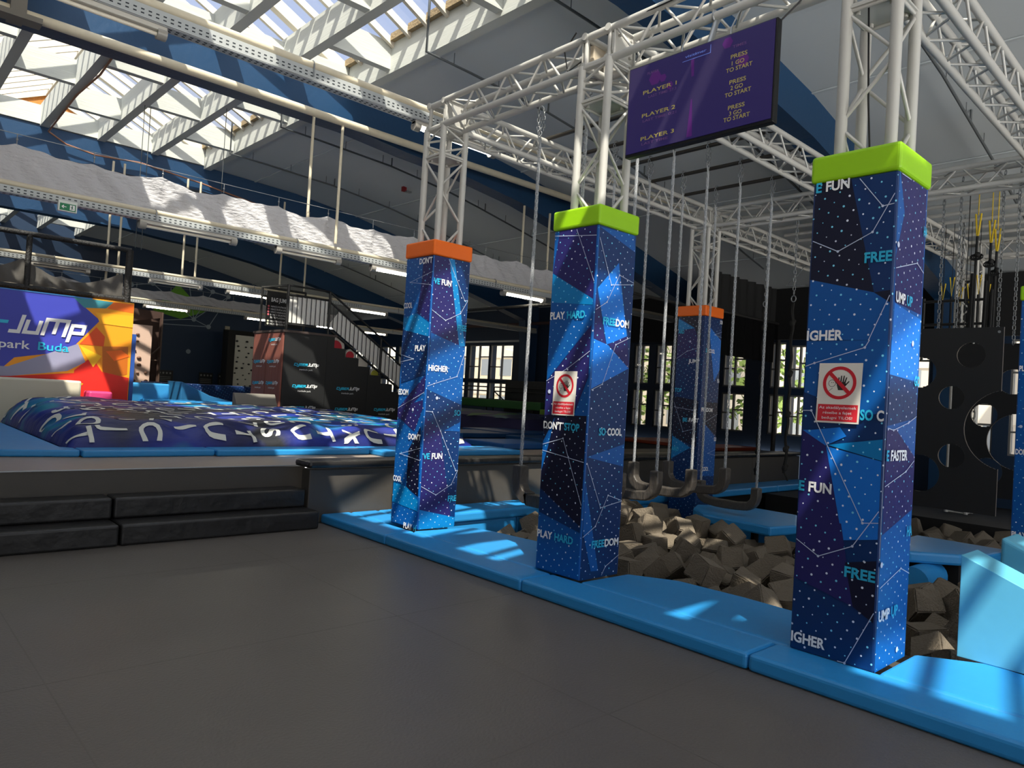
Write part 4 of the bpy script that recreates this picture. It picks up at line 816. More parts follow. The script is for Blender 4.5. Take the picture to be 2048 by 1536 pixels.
sg.build('draped_cloth', mat('grey_cloth', (140, 136, 130), .8, bump=.3, bscale=6), nf)
def block(x0, x1, y0, y1, z0, z1, m, name, label, cat='block', group=None): return tag(MB().box(x0, x1, y0, y1, z0, z1).build(name, m, None, .03, ((x0+x1)/2, y0, z0)), label, cat, group)
block(.4, 2.9, 13.4, 13.93, DZ, 1.33, mat('beige_vinyl', (214, 206, 184), .5, var=.04), 'beige_block', 'long beige padded block at the foot of the logo banner')
block(3.05, 3.4, 13.55, 13.95, DZ, 1.17, mat('pink_vinyl', (206, 60, 120), .5), 'pink_block', 'small pink padded block at the right foot of the logo banner')
block(3.86, 4.96, 15.6, 16.2, DZ, 1.33, mat('sky_vinyl', (50, 140, 196), .5), 'blue_block', 'blue padded block between the logo banner and the dark niche')
b = MB(); b.prism([(5.28, DZ), (5.28, 1.4), (5.9, 1.12), (6.9, .9), (6.9, DZ)], 1, 15.9, 16.8)
tag(b.build('landing_wedge', mat('steel_blue_vinyl', (36, 104, 150), .5), None, .02, (6, 16, DZ)), 'blue sloping landing wedge right of the blue padded block', 'wedge')
pad('deck_pad', rect(4.4, 8.0, 15.0, 15.6), DZ+.001, 1.02, M_BLUE, 'long low blue pad before the dark niche in the background', 'mat', None, .03)
pad('deck_pad', rect(8.2, 12.0, 17.0, 19.0), DZ+.001, .95, mat('green_vinyl', (60, 120, 84), .5), 'green deck pad by the right climbing wall', 'mat', None, .03)
b = MB(); b.prism([(13.27, DZ), (13.27, 1.06), (13.4, 1.26), (13.47, 1.26), (13.47, DZ)], 0, 5.4, 6.2)
tag(b.build('kicker_ramp', mat('grey_ramp', (120, 116, 108), .6), None, .01, (5.8, 13.3, DZ)), 'small grey ramp in front of the red-brown tower side', 'ramp')

# ------------------------------------------------------------------ jump tower with stairs
TX0, TX1, TY0, TY1, TZP = 6.34, 7.46, 13.5, 14.86, 2.5
tw = thing('jump_tower', (6.9, 14.2, DZ), 'black jump tower with red-brown cloth side and stairs behind the air bag', 'tower')
M_TW = mat('tower_black', (24, 25, 26), .55, bump=.08, bscale=4); M_TR = mat('red_brown_cloth', (128, 74, 62), .7, bump=.5, bscale=4, var=.18, vscale=2, stretch=(1, 3, .4))
MB().box(TX0-.02, TX1+.04, TY0-.03, TY1+.03, TZP, TZP+.045).build('platform', mat('platform_edge', (70, 58, 54), .6), tw)
st = [(7.46, 2.36), (7.46, 2.28), (7.72, 2.28), (7.72, 2.1), (8.05, 2.1), (8.05, 1.94), (8.34, 1.94), (8.34, 1.77), (8.63, 1.77), (8.63, 1.6), (8.93, 1.6), (8.93, 1.43), (9.22, 1.43), (9.22, 1.26), (9.5, 1.26), (9.5, 1.1), (9.8, 1.1), (9.8, .93), (10.1, .93), (10.1, .77), (10.4, .77), (10.4, DZ), (7.46, DZ)]
MB().prism(st, 1, TY0, TY0+.06).build('stair_side', M_TW, tw)
for k in range(10): MB().box(7.46+.295*k, 7.77+.295*k, TY0+.06, TY0+1.1, 2.24-.168*k, 2.28-.168*k).build('stair_tread', M_BLACK, tw)
sw_ = MB(); Y0 = TY0-.012
def seam(x): sw_.box(x-.004, x+.004, Y0+.004, TY0, DZ, 2.2 if x > 7.3 else 2.45)
for x in (7.3, 8.3): seam(x)
sw_.build('seam', M_BLACK, tw)
lg = MB()
def small_logo(org, U, w_, mb):
    put_logo(mb, 'cyberjump', org, U, Z_, w_, [1]*5+[0]*4, .25, .17)
    put_text(mb, [('trambulin park', 0)], Vector(org)+U*w_*.22-Z_*.095*w_/.54, U, Z_, .035*w_/.54, w_*.55, .0)
for x, z in ((6.6, 1.86), (6.59, 1.43), (6.58, 1.0), (7.57, 1.43), (7.56, 1.0), (8.5, 1.02)): small_logo(Vector((x, TY0-.008, z)), X_, .52, lg)
MB().box(TX0+.03, TX1, TY0, TY1, DZ, TZP).merge(lg, 1).build('body', [M_TW, M_WHITE, M_CYAN], tw)
lg = MB(); lg2 = MB()
for y, z in ((14.12, 2.33), (14.77, 1.89), (14.13, 1.89), (14.77, 1.45), (14.13, 1.46)): small_logo(Vector((TX0-.014, y, z)), Vector((0, -1, 0)), .52, lg if y < 14.2 else lg2)
MB().box(TX0-.01, TX0+.026, TY0+.01, 14.19, DZ, TZP-.01).merge(lg, 1).build('side_cloth', [M_TR, M_WHITE, M_CYAN], tw); MB().box(TX0-.01, TX0+.026, 14.21, TY1-.01, DZ, TZP-.01).merge(lg2, 1).build('side_cloth', [M_TR, M_WHITE, M_CYAN], tw)
rl = thing('stair_railing', (7.5, 13.52, TZP), 'black railing with white panels along the jump tower stairs', 'railing')
def bar(n, p, q, r=.02): return MB().cyl(p, q, r, 8).build(n, M_BLACK, rl)
yR = TY0+.03
bar('post', (6.40, yR, 2.545), (6.40, yR, 3.44), .03); bar('post', (7.31, yR, 2.545), (7.31, yR, 3.42), .025); bar('post', (8.6, yR, 1.78), (8.6, yR, 2.6))
bar('rail', (6.40, yR, 3.43), (7.31, yR, 3.42)); bar('rail', (6.40, yR, 3.25), (7.31, yR, 3.24)); bar('rail', (6.40, yR, 2.66), (7.31, yR, 2.65))
bar('rail', (7.31, yR, 3.42), (10.2, yR, 1.55), .022); bar('rail', (7.31, yR, 3.22), (10.2, yR, 1.35)); bar('rail', (7.31, yR, 2.66), (10.2, yR, .85), .024)
for k in range(1, 9): x = 6.40+.91*k/9; bar('baluster', (x, yR, 2.66), (x, yR, 3.25), .008)
for k in range(1, 28): x = 7.31+2.85*k/28; z = lambda x, z0: z0-(x-7.31)*.647; bar('baluster', (x, yR, z(x, 2.66)), (x, yR, z(x, 3.22)), .008)
M_PAN = mat('white_panel', (224, 222, 216), .5)
MB().box(6.43, 7.28, yR+.03, yR+.035, 2.7, 3.22).build('panel', M_PAN, rl)
MB().prism([(7.33, 2.74), (7.55, 3.04), (10.1, 1.39), (10.1, .95)], 1, yR+.03, yR+.035).build('panel', M_PAN, rl)
rb_ = thing('rear_railing', (6.7, 14.8, TZP), 'black rear guard rail of the jump tower platform', 'railing')
for p, q in (((6.42, 14.8, 2.545), (6.42, 14.8, 3.5)), ((7.4, 14.8, 2.545), (7.4, 14.8, 3.5)), ((6.42, 14.8, 3.49), (7.4, 14.8, 3.49)), ((6.42, 14.8, 3.3), (7.4, 14.8, 3.3)), ((6.42, 13.6, 3.43), (6.42, 14.8, 3.49))): MB().cyl(p, q, .025, 8).build('rail', M_BLACK, rb_)
bj = thing('rules_board', (6.8, 14.75, 2.7), 'black rules board headed BAG JUMP on the jump tower', 'board')
MB().box(6.5, 7.3, 14.74, 14.76, 2.68, 3.42).build('board', mat('board_black', (18, 18, 20), .5), bj)
t = MB(); put_text(t, [('BAG JUMP', 0)], (6.6, 14.735, 3.2), X_, Z_, .085, .36, .02)
for k, s_ in enumerate(('NINCS FUTKOSÁS', 'NINCS DUPLA UGRÁS', 'NINCS HASRAUGRÁS', 'NINCS BUKFENC', 'ÉS TOPLASZALTÓ', 'HELYES ÉRKEZÉS HÁTRA', 'HELYES ÉRKEZÉS ÜLVE')):
    z = 3.08-.058*k-(.02 if k > 4 else 0); put_text(t, [(s_, 0)], (6.6, 14.735, z), X_, Z_, .034, .4, .005)
    if k != 4: t.disc((6.55, 14.735, z+.018), X_, Z_, .022, 12, 1 if k < 4 else 2)
t.build('lettering', [M_WHITE, mat('pink_dot', (214, 110, 120), .5), mat('cream_dot', (226, 224, 200), .5)], bj)
for k, (x, z, r_, mi) in enumerate(((7.62, 2.3, .2, 'red'), (7.98, 2.16, .12, 'red'), (8.25, 1.98, .16, 'white'), (8.62, 1.8, .12, 'yellow'))):
    o = thing('round_cushion', (x, 13.75, z), ['largest red and white round cushion high on the tower stairs', 'small red round cushion on the upper tower stairs', 'white round cushion halfway down the tower stairs', 'yellow-green round cushion low on the tower stairs'][k], 'cushion', 'round cushions on the tower stairs')
    z += .02; MB().cyl((x, 13.72, z), (x, 13.8, z), r_, 20).build('cover', mat('cushion_white', (220, 214, 206), .5), o)
    MB().cyl((x-.02, 13.712, z-.02), (x-.02, 13.72, z-.02), r_*.78, 20).build('face_print', mat('cushion_'+mi, {'red': (196, 34, 56), 'white': (206, 196, 186), 'yellow': (176, 176, 60)}[mi], .5), o)

# ------------------------------------------------------------------ climbing walls, niche and counters far behind
def climb(x0, x1, y, z0, z1, c, lab, seed, dark):
    r = thing('climbing_wall', ((x0+x1)/2, y, z0), lab, 'climbing wall', 'climbing walls'); MB().box(x0, x1, y, y+.25, z0, z1).build('panel', mat('climb_panel_%d' % seed, c, .7), r)
    g_ = random.Random(seed); hm = mat('climb_hold_%d' % seed, dark, .6); n = 0
    z = z0+.12
    while z < z1-.08:
        x = x0+.08+g_.random()*.15
        while x < x1-.05:
            b = MB(); b.sphere((x, y-.02, z+g_.uniform(-.04, .04)), g_.uniform(.025, .05), 7, 5, 0, (1.2, .7, .8)); b.build('climbing_hold', hm, r); x += g_.uniform(.18, .4)
        z += .2
    return r
climb(5.36, 5.84, 20.0, DZ, 2.76, (206, 176, 158), 'pinkish white climbing wall inside the brown niche', 3, (120, 86, 70))
climb(10.36, 11.5, 26.0, DZ, 3.12, (190, 190, 182), 'pale grey climbing wall with dark holds by the tower', 5, (24, 24, 26))
tag(MB().box(10.1, 10.36, 25.9, 26.3, DZ, 3.25).box(10.1, 11.7, 26.26, 26.4, DZ, 3.3).build('climbing_wall_frame', M_DARK, None, 0, (10.8, 26.2, DZ)), 'black frame around the pale grey climbing wall', 'frame')
nb = thing('brown_niche', (5.7, 20.4, DZ), 'dark brown cloth niche with a diagonal brace behind the blue block', 'enclosure')
M_BR = mat('brown_cloth', (62, 42, 34), .8, bump=.3, bscale=4)
MB().prism([(5.2, 2.8), (5.2, 3.2), (6.16, 3.16), (6.16, DZ), (6.1, DZ), (6.1, 3.0)], 1, 20.3, 20.34).box(5.2, 6.16, 20.5, 20.54, DZ, 3.15).build('cloth', M_BR, nb)
MB().cyl((5.87, 20.28, 1.95), (6.14, 20.28, 2.25), .02).cyl((5.87, 20.28, 1.88), (6.1, 20.28, 1.88), .02).cyl((6.15, 20.28, DZ), (6.15, 20.28, 3.15), .025).build('brace', mat('brown_tube', (74, 56, 46), .6), nb)
lp = tag(MB().box(10.64, 10.82, YF-.04, YF-.016, 3.28, 3.52).build('wall_notice', mat('notice', (150, 146, 130), .6, var=.5, vscale=14), None, 0, (10.73, YF-.03, 3.3)), 'small pale notice on the far navy wall', 'notice')
for k, (x, w_) in enumerate(((8.6, .55), (10.05, .5), (10.75, .5))): 
    o = thing('snack_counter_sign', (x, YF-.01, 1.25), ['dark menu sign at the left of the far counter', 'middle dark menu sign at the far counter', 'right dark menu sign at the far counter'][k], 'sign', 'menu signs at the far counter')
    MB().box(x-w_/2, x+w_/2, YF-.03, YF-.001, 1.25, 1.7).build('panel', mat('menu_black', (16, 18, 22), .5), o)
    t = MB()
    for i in range(4): t.disc((x-.18+.12*i, YF-.034, 1.6), X_, Z_, .035, 8)
    for i in range(3): t.box(x-.2, x+.2, YF-.033, YF-.031, 1.33+.06*i, 1.345+.06*i)
    t.build('menu_print', mat('menu_grey', (130, 128, 124), .6), o)
tag(MB().box(7.6, 11.6, YF-.9, YF-.3, DZ+.001, 1.12).build('counter', mat('counter_navy', (14, 26, 44), .6), None, .02, (9.6, YF-.9, DZ)), 'long dark counter along the far navy wall', 'counter')
tag(MB().box(5.0, 7.6, 17.6, 17.72, DZ, 1.35).build('low_barrier', star_mat('print_low', (14, 40, 84)), None, .02, (6, 17.6, DZ)), 'low dark barrier with dotted blue print behind the blue block', 'barrier')
# ------------------------------------------------------------------ things hanging under the roof
M_TRAY = mat('perforated_tray', (176, 180, 180), .5, metal=.2); M_HOLE = mat('tray_hole', (40, 46, 52), .8)
M_LAMPB = mat('lamp_body', (196, 192, 182), .5); M_TUBEON = mat('lit_tube', (255, 250, 235), .4, emis=(255, 246, 224), est=45); M_TUBEOFF = mat('unlit_tube', (222, 214, 196), .35)
def tray_line(y, z, x0, x1, label, plabel, hh=.04, pr=.03):
    po = hh+pr+.005
    r = thing('cable_tray', ((x0+x1)/2, y, z), label, 'cable tray', 'perforated cable trays')
    t = MB(); t.box(x0, x1, y-.06, y-.05, z-hh, z+hh).box(x0, x1, y-.06, y+.06, z-hh-.005, z-hh+.005); 
    h = MB(); x = x0+.05
    while x < min(x1, x0+9):
        h.box(x, x+.028, y-.0615, y-.0605, z+.008, z+.02).box(x, x+.028, y-.0615, y-.0605, z-.025, z-.013).box(x, x+.028, y-.03, y-.01, z-hh-.0062, z-hh-.0052).box(x, x+.028, y+.01, y+.03, z-hh-.0062, z-hh-.0052); x += .062
    t.merge(h, 1).build('channel', [M_TRAY, M_HOLE], r)
    p = MB().cyl((x0, y-.02, z+po), (x1, y-.02, z+po), pr, 12); cs = []; x = x0+.6
    while x < x1: cs.append(MB()); cs[-1].tube([(x, y-.02+(pr+.007)*math.cos(a), z+po+(pr+.007)*math.sin(a)) for a in [2*math.pi*j/10 for j in range(10)]], .006, 4, 0, True).box(x-.008, x+.008, y-.07, y-.062, z-.02, z+po); x += 1.9
    o = thing('conduit_pipe', ((x0+x1)/2, y-.02, z+po-pr), plabel, 'pipe', 'cream pipes along the cable trays'); p.build('pipe', M_CREAM, o); 
    for c in cs: c.build('bracket', M_ZINC, o)
    return r
tray_line(7.0, 4.68, .9, 13, 'perforated cable tray crossing the top of the photo to the left truss corner', 'cream pipe lying on the topmost perforated tray', .06, .042)
tray_line(9.8, 3.465, .3, 14, 'long perforated cable tray under the pale fabric strip', 'cream pipe along the lower edge of the pale fabric strip')
tray_line(15.7, 3.49, .3, 15.4, 'cable tray crossing in front of the black net frame', 'cream pipe above the tray in front of the net frame')
tray_line(21.7, 3.5, .3, 15.4, 'distant cable tray crossing in front of the green triangle mural', 'cream pipe along the distant tray by the green mural')
def lamp(x0, x1, y, z, on, label):
    r = thing('tube_lamp', ((x0+x1)/2, y, z), label, 'lamp', 'fluorescent tube lamps')
    MB().box(x0, x1, y-.045, y+.045, z+.015, z+.06).build('housing', M_LAMPB, r, .01)
    MB().cyl((x0+.07, y, z-.012), (x1-.07, y, z-.012), .019, 8).build('tube', M_TUBEON if on else M_TUBEOFF, r)
    for a in (x0, x1-.08): MB().cyl((a, y, z), (a+.08, y, z), .055, 10).build('end_cap', mat('lamp_cap', (150, 146, 138), .3), r)
LAMPS = [(.75, 1.99, 7.0, 4.557, 0, 'peach-lit tube lamp at the top left under the topmost tray'), (4.7, 5.95, 7.0, 4.557, 1, 'lit tube lamp hanging just left of the first truss corner'),
 (2.62, 3.84, 9.8, 3.3622, 0, 'sunlit tube lamp below the left half of the fabric strip'), (4.40, 5.42, 9.8, 3.3622, 0, 'tube lamp below the fabric strip right of the exit sign'), (5.95, 7.0, 9.8, 3.3622, 1, 'lit tube lamp beside the top of the orange-capped column'), (8.7, 9.8, 9.8, 3.362, 1, 'lit tube lamp between the first two columns'),
 (4.45, 5.5, 15.7, 3.387, 0, 'tube lamp in front of the far roof right of the net frame'), (6.0, 6.98, 15.7, 3.387, 1, 'lit tube lamp just left of the rules board'), (8.95, 10.1, 15.7, 3.387, 1, 'lit tube lamp above the tower stairs'), (2.4, 3.4, 15.7, 3.387, 0, 'tube lamp in front of the net frame'), (11.6, 12.6, 15.7, 3.387, 1, 'lit tube lamp seen just right of the first column'),
 (6.05, 7.3, 21.7, 3.397, 1, 'lit tube lamp in front of the green triangle mural'), (8.9, 9.9, 21.7, 3.397, 1, 'lit tube lamp left of the rules board in the far row'), (11.2, 12.2, 21.7, 3.397, 1, 'lit tube lamp behind the tower stairs in the far row'), (2.6, 3.8, 21.7, 3.397, 1, 'lit tube lamp behind the safety net frame in the far row'), (13.0, 14.0, 21.7, 3.397, 1, 'lit tube lamp in the far row behind the tower')]
for a in LAMPS: lamp(*a)
# pale fabric strips on wires
def strip(y, x0, x1, zt, zb, label, step=.62, c=(186, 185, 188)):
    r = thing('fabric_strip', ((x0+x1)/2, y, zb), label, 'fabric', 'fabric strips on wires'); n = int((x1-x0)/.04); m_ = 14; vs = []
    for j in range(m_+1):
        for i in range(n+1):
            x = x0+(x1-x0)*i/n; a = ((x-x0)/step) % 1; k = j/m_
            top = zt-.045*math.sin(math.pi*a)**.8-.012*math.sin(3*math.pi*a)**2
            vs.append((x, y+.03*math.sin(8*a+3*k)*(.4+k*.6)+.018*math.sin(x*21+k*9)*math.sin(k*3), zb+.02*math.sin(x*5)+(top-zb)*k))
    MB().add(vs, [(j*(n+1)+i, j*(n+1)+i+1, (j+1)*(n+1)+i+1, (j+1)*(n+1)+i) for j in range(m_) for i in range(n)], 0, True).build('cloth', mat('pale_fabric', c, .85, bump=.9, bscale=11, stretch=(1, 1, 2.5)), r)
    h = MB(); x = x0
    while x <= x1+.01: h.cyl((x, y, zt), (x, y, zt+.12), .006, 5).sphere((x, y, zt+.06), .014, 6, 4); x += step
    h.build('hook', M_ZINC, r); MB().cyl((x0-1, y, zt+.12), (x1+1, y, zt+.13), .005, 5).build('wire', M_ZINC, r)
strip(9.9, .55, 12.3, 4.01, 3.5, 'long pale fabric strip hung on a wire across the hall at left', .78)
strip(21.85, 3.2, 12.5, 3.9, 3.62, 'distant grey fabric strip crossing the green triangle mural', .9, (150, 152, 156))
# thick cream pipe under the second roof frame and hanging rods
p2 = thing('roof_pipe', (7, 9.7, 5.35), 'thick cream pipe running along the large blue roof beam', 'pipe')
MB().cyl((0, 9.72, 5.42), (15.2, 9.72, 5.42), .058, 14).build('pipe', M_CREAM, p2); MB().box(1.0, 1.45, 9.6, 9.8, 5.33, 5.39).box(1.15, 1.3, 9.62, 9.95, 5.36, 5.75).build('hanger', mat('grey_hanger', (112, 108, 100), .5), p2)
def rod(x, y, z0, z1, label, m=M_CREAM, r=.022): tag(MB().cyl((x, y, z0), (x, y, z1), r, 8).build('hanging_rod', m, None, 0, (x, y, z0)), label, 'rod', 'cream hanging rods')
for x, y, z0, z1, l in ((5.28, 9.72, 3.6, 5.37, 'front cream rod from the roof pipe to the fabric strip tray'), (4.94, 9.98, 3.95, 5.5, 'cream rod ending behind the top edge of the fabric strip'),
    (5.08, 15.7, 3.6, 5.6, 'left rod of the right-hand pair above the tower side'), (5.34, 15.7, 3.6, 5.6, 'right rod of the right-hand pair above the tower side'), (3.88, 15.7, 2.9, 5.6, 'right rod of the pair beside the net frame'), (3.68, 15.7, 2.9, 5.6, 'left rod of the pair beside the net frame'),
    (7.2, 15.7, 3.55, 5.6, 'left cream rod above the tower stairs'), (7.8, 15.7, 3.55, 5.5, 'right cream rod above the tower stairs'), (9.28, 9.95, 3.55, 5.1, 'grey rod right of the first column'), (9.97, 9.95, 3.55, 5.1, 'grey rod touching the second column in view')):
    rod(x, y, z0, z1, l)
# sprinkler pipes under the roof panels
M_SPR = mat('sprinkler_grey', (78, 82, 84), .5)
def sprinkler(y, x0, x1, label, knee=True):
    r = thing('sprinkler_pipe', ((x0+x1)/2, y, Zt(x1)), label, 'pipe', 'sprinkler pipes'); pts = [(x0+(x1-x0)*i/12, y, Zt(x0+(x1-x0)*i/12)-.16) for i in range(13)]
    if knee: pts = [(x0, y, 6.55)]+pts
    MB().tube(pts, .018, 7).build('pipe', M_SPR, r); h = MB(); k = 0
    for x in [x0+.45+.8*i for i in range(int((x1-x0)/.8))]:
        h.cyl((x, y, Zt(x)-.16), (x, y, Zt(x)-.005), .005, 4); k += 1
        if k % 3 == 0: h.cyl((x+.2, y, Zt(x+.2)-.16), (x+.2, y, Zt(x+.2)+.0), .014, 6)
    h.build('hanger_rod', M_SPR, r)
for y, l in ((7.7, 'sprinkler pipe under the roof above the first truss corner'), (11.9, 'nearer sprinkler pipe under the grey roof left of the first column'), (14.1, 'farther sprinkler pipe under the grey roof left of the first column'), (17.8, 'sprinkler pipe under the roof panel above the net frame'), (20.0, 'second sprinkler pipe under the roof panel above the net frame'), (23.8, 'far sprinkler pipe above the mural'), (5.6, 'sprinkler pipe above the swing tubes'), (2.9, 'sprinkler pipe above the nearest column'), (.8, 'sprinkler pipe at the top right of the photo')):
    sprinkler(y, 5.3 if y > 3.5 else 5.75, 14.2, l, y > 3.5)
da = thing('smoke_detector', (8.6, 13.0, 5.6), 'red beam detector on the grey roof panel left of the first column', 'detector')
MB().box(8.55, 8.63, 12.96, 13.04, 5.72, 5.83).build('body', mat('red_plastic', (140, 24, 28), .5), da); MB().box(8.6, 8.72, 12.9, 12.98, 5.7, 5.73).build('bracket', M_ZINC, da)
# exit sign
ex = thing('exit_sign', (1.83, 9.74, 3.325), 'green emergency exit sign on the tray at left', 'sign')
MB().box(1.735, 1.925, 9.69, 9.745, 3.325, 3.445).build('housing', mat('sign_case', (214, 218, 212), .4), ex); MB().box(1.75, 1.91, 9.684, 9.6895, 3.335, 3.415).build('panel', mat('exit_green', (14, 96, 60), .5, emis=(14, 96, 60), est=.3), ex)
t = MB(); Y0 = 9.6825; t.quad([(1.765, Y0, 3.375), (1.785, Y0, 3.395), (1.792, Y0, 3.388), (1.779, Y0, 3.375), (1.792, Y0, 3.362), (1.785, Y0, 3.355)]).box(1.772, 1.815, Y0, Y0+.001, 3.3715, 3.3785)
t.box(1.85, 1.9, Y0, Y0+.001, 3.345, 3.405).build('arrow_pictogram', M_WHITE, ex); r = MB(); Y0 = 9.681
r.disc((1.873, Y0, 3.394), X_, Z_, .006, 8).box(1.866, 1.88, Y0, Y0+.001, 3.372, 3.387).box(1.858, 1.868, Y0, Y0+.001, 3.376, 3.381).quad([(1.87, Y0, 3.372), (1.858, Y0, 3.35), (1.864, Y0, 3.348), (1.876, Y0, 3.37)]).quad([(1.874, Y0, 3.372), (1.886, Y0, 3.358), (1.882, Y0, 3.353), (1.87, Y0, 3.366)]).build('runner_pictogram', mat('exit_dark', (12, 84, 52), .5), ex)
# thin suspension wires and cables on the lattice
for x, y, z0, l in ((1.2, 12.6, 3.0, 'thin dark wire hanging at the far left below the skylight'), (3.5, 13.2, 3.6, 'left thin chain hanging behind the fabric strip'), (3.62, 13.3, 3.6, 'right thin wire hanging behind the fabric strip'), (4.48, 12.2, 3.8, 'thin wire hanging left of the cream rods')):
    tag(MB().cyl((x, y, z0), (x, y, 6.02), .006, 5).build('suspension_wire', M_SPR, None, 0, (x, y, z0)), l, 'wire', 'thin suspension wires')
cbl = MB().tube([(2.62, 11.0, 5.99), (2.6, 11.6, 5.97), (2.64, 12.4, 5.98), (2.58, 13.6, 5.97), (2.62, 15.0, 5.98), (2.6, 15.85, 5.9), (2.9, 15.88, 5.75), (3.4, 15.88, 5.68), (4.2, 15.88, 5.74), (5.4, 15.88, 5.62), (7, 15.88, 5.4), (9, 15.88, 5.1)], .016, 6)
tag(cbl.build('power_cable', mat('copper_cable', (150, 104, 80), .6), None, 0, (3, 13, 5.9)), 'loose brown cables running along a white lattice beam and the blue beam', 'cable')
# ------------------------------------------------------------------ right-hand obstacle course
M_HDPE = mat('black_board', (20, 20, 21), .5, var=.1)
def hole_board(x, ya, yb, z0, z1, holes, bite, label):
    "a thick black board facing -X with round holes and a bite out of its right edge"
    th = .025; r = thing('climbing_board', (x, (ya+yb)/2, z0), label, 'board', 'black climbing boards with round holes')
    # cells: fill by scan strips between hole chords, so the holes are real openings
    NZ = 150; dz = (z1-z0)/NZ; b = MB()
    for k in range(NZ):
        zc = z0+dz*(k+.5); iv = []
        for hy, hz, hr in holes:
            if abs(zc-hz) < hr: d = math.sqrt(hr*hr-(zc-hz)**2); iv.append((hy-d, hy+d))
        lo, hi = yb, ya; iv.sort(); y = lo
        for a, c in iv:
            if a > y: b.quad([(x, y, z0+dz*k), (x, min(a, hi), z0+dz*k), (x, min(a, hi), z0+dz*(k+1)), (x, y, z0+dz*(k+1))]); b.quad([(x+th, y, z0+dz*k), (x+th, y, z0+dz*(k+1)), (x+th, min(a, hi), z0+dz*(k+1)), (x+th, min(a, hi), z0+dz*k)])
            y = max(y, c)
            if y >= hi: break
        if y < hi: b.quad([(x, y, z0+dz*k), (x, hi, z0+dz*k), (x, hi, z0+dz*(k+1)), (x, y, z0+dz*(k+1))]); b.quad([(x+th, y, z0+dz*k), (x+th, y, z0+dz*(k+1)), (x+th, hi, z0+dz*(k+1)), (x+th, hi, z0+dz*k)])
    b.build('board', M_HDPE, r)
    rim = MB()
    for hy, hz, hr in holes:
        n = 44
        for i in range(n):
            a0, a1 = 2*math.pi*i/n, 2*math.pi*(i+1)/n; P = [(hy+hr*math.cos(a), hz+hr*math.sin(a)) for a in (a0, a1)]
            if all(yb-.001 <= q[0] <= ya+.001 and z0 <= q[1] <= z1 for q in P): rim.quad([(x-.001, *P[0]), (x-.001, *P[1]), (x+th+.001, *P[1]), (x+th+.001, *P[0])])
    for y in (ya, yb):
        z = z0
        while z < z1-.01:
            if not any((y-hy)**2+(z+.02-hz)**2 < hr*hr for hy, hz, hr in holes): rim.quad([(x-.001, y, z), (x+th+.001, y, z), (x+th+.001, y, min(z+.04, z1)), (x-.001, y, min(z+.04, z1))])
            z += .04
    rim.quad([(x-.001, yb, z1), (x-.001, ya, z1), (x+th+.001, ya, z1), (x+th+.001, yb, z1)])
    rim.build('edge', mat('board_edge', (96, 88, 78), .5), r)
    bl = MB()
    for y in (ya-.04, yb+.04): bl.cyl((x-.008, y, z1-.05), (x, y, z1-.05), .014, 10)
    bl.build('bolt', M_ZINC, r)
    pst = MB()
    if bite: pst.box(x+th, x+th+.05, ya+.28, ya+.34, -.75, z1-.05).box(x+th, x+th+.04, yb+.02, ya+.28, z1-.07, z1-.03)
    else:
        for y in (ya-.1, yb+.1): pst.cyl((x+th/2, y, z1-.02), (x+th/2, y, 4.57), .006, 5)
    pst.build('support', M_BLACK, r)
hole_board(8.7, 2.86, 2.03, .57, 2.51, [(2.315, 2.22, .133), (2.80, 2.03, .165), (2.48, 1.765, .123), (2.455, 1.145, .128), (2.76, .93, .20), (1.93, 1.45, .42)], True, 'tall black board with round holes behind the nearest column')
hole_board(10.9, 3.1, 2.2, .57, 2.55, [(2.42, 2.06, .16), (2.72, 1.62, .15), (2.32, 1.3, .36), (2.66, .9, .17)], None, 'second black board with holes, partly hidden behind the first')
# hanging chains, straps and ropes in the far bays
def hang(x, y, z0, z1, label):
    r = thing('hanging_chain', (x, y, z0), label, 'chain', 'bare chains hanging in the far bays')
    b = chain_mb((x, y, z0), (x, y, z1), .06, .006, .017); e = chain_mb((x+.03, y+.012, z1-.3), (x+.03, y, z1+.1), .06, .006, .017); b.add(e.v, e.f, 0, True); b.build('chain', M_ZINC, r)
for x, y, z0, l in ((10.1, 3.33, 2.45, 'bare chain just right of the nearest column edge'), (10.55, 3.2, 2.5, 'bare chain left of the black straps, first of two'), (10.55, 3.0, 2.5, 'bare chain left of the black straps, second of two'), (10.55, 2.53, 2.5, 'bare chain right of the yellow-topped straps'), (10.55, 2.36, 2.5, 'bare chain nearest the right-edge column'), (12.5, 3.5, 2.5, 'faint far chain behind the first bare chains')):
    hang(x, y, z0, 4.6, l)
M_YEL = mat('yellow_webbing', (224, 190, 30), .6); M_STR = mat('black_webbing', (16, 16, 17), .7)
for k, (y, zt, l) in enumerate(((2.92, 4.3, 'left black hanging strap with yellow loop'), (2.76, 4.19, 'middle black hanging strap with yellow loop'), (2.69, 4.07, 'right black hanging strap with short yellow loop'))):
    x = 11.0; r = thing('hanging_strap', (x, y, 2.3), l, 'strap', 'black straps with yellow loops'); zl = zt-.3
    MB().tube([(x, y-.035, zt), (x, y-.008, zl+.02), (x, y, zl)], .012, 5).tube([(x, y+.03, zt), (x, y+.008, zl+.02), (x, y, zl)], .012, 5).cyl((x, y, zt-.02), (x, y, 4.6), .006, 5).build('loop', M_YEL, r)
    MB().tube([(x, y, zl), (x, y+.005, zl-.3), (x, y+.01, 2.4)], .016, 6).tube([(x, y+.03, zl-.5), (x, y+.035, zl-.9), (x, y+.045, 2.4)], .026, 6).sphere((x, y-.01, zl-.25), .04, 8, 6).build('webbing', M_STR, r)
    t = MB()
    for a in range(3): t.tube([(x+.05*math.cos(b)*.3, y-.02+.055*math.sin(b)+.02*a, zl-.28+.04*math.cos(b)) for b in [2*math.pi*j/10 for j in range(10)]], .01, 4, 0, True)
    t.build('knot', M_STR, r)
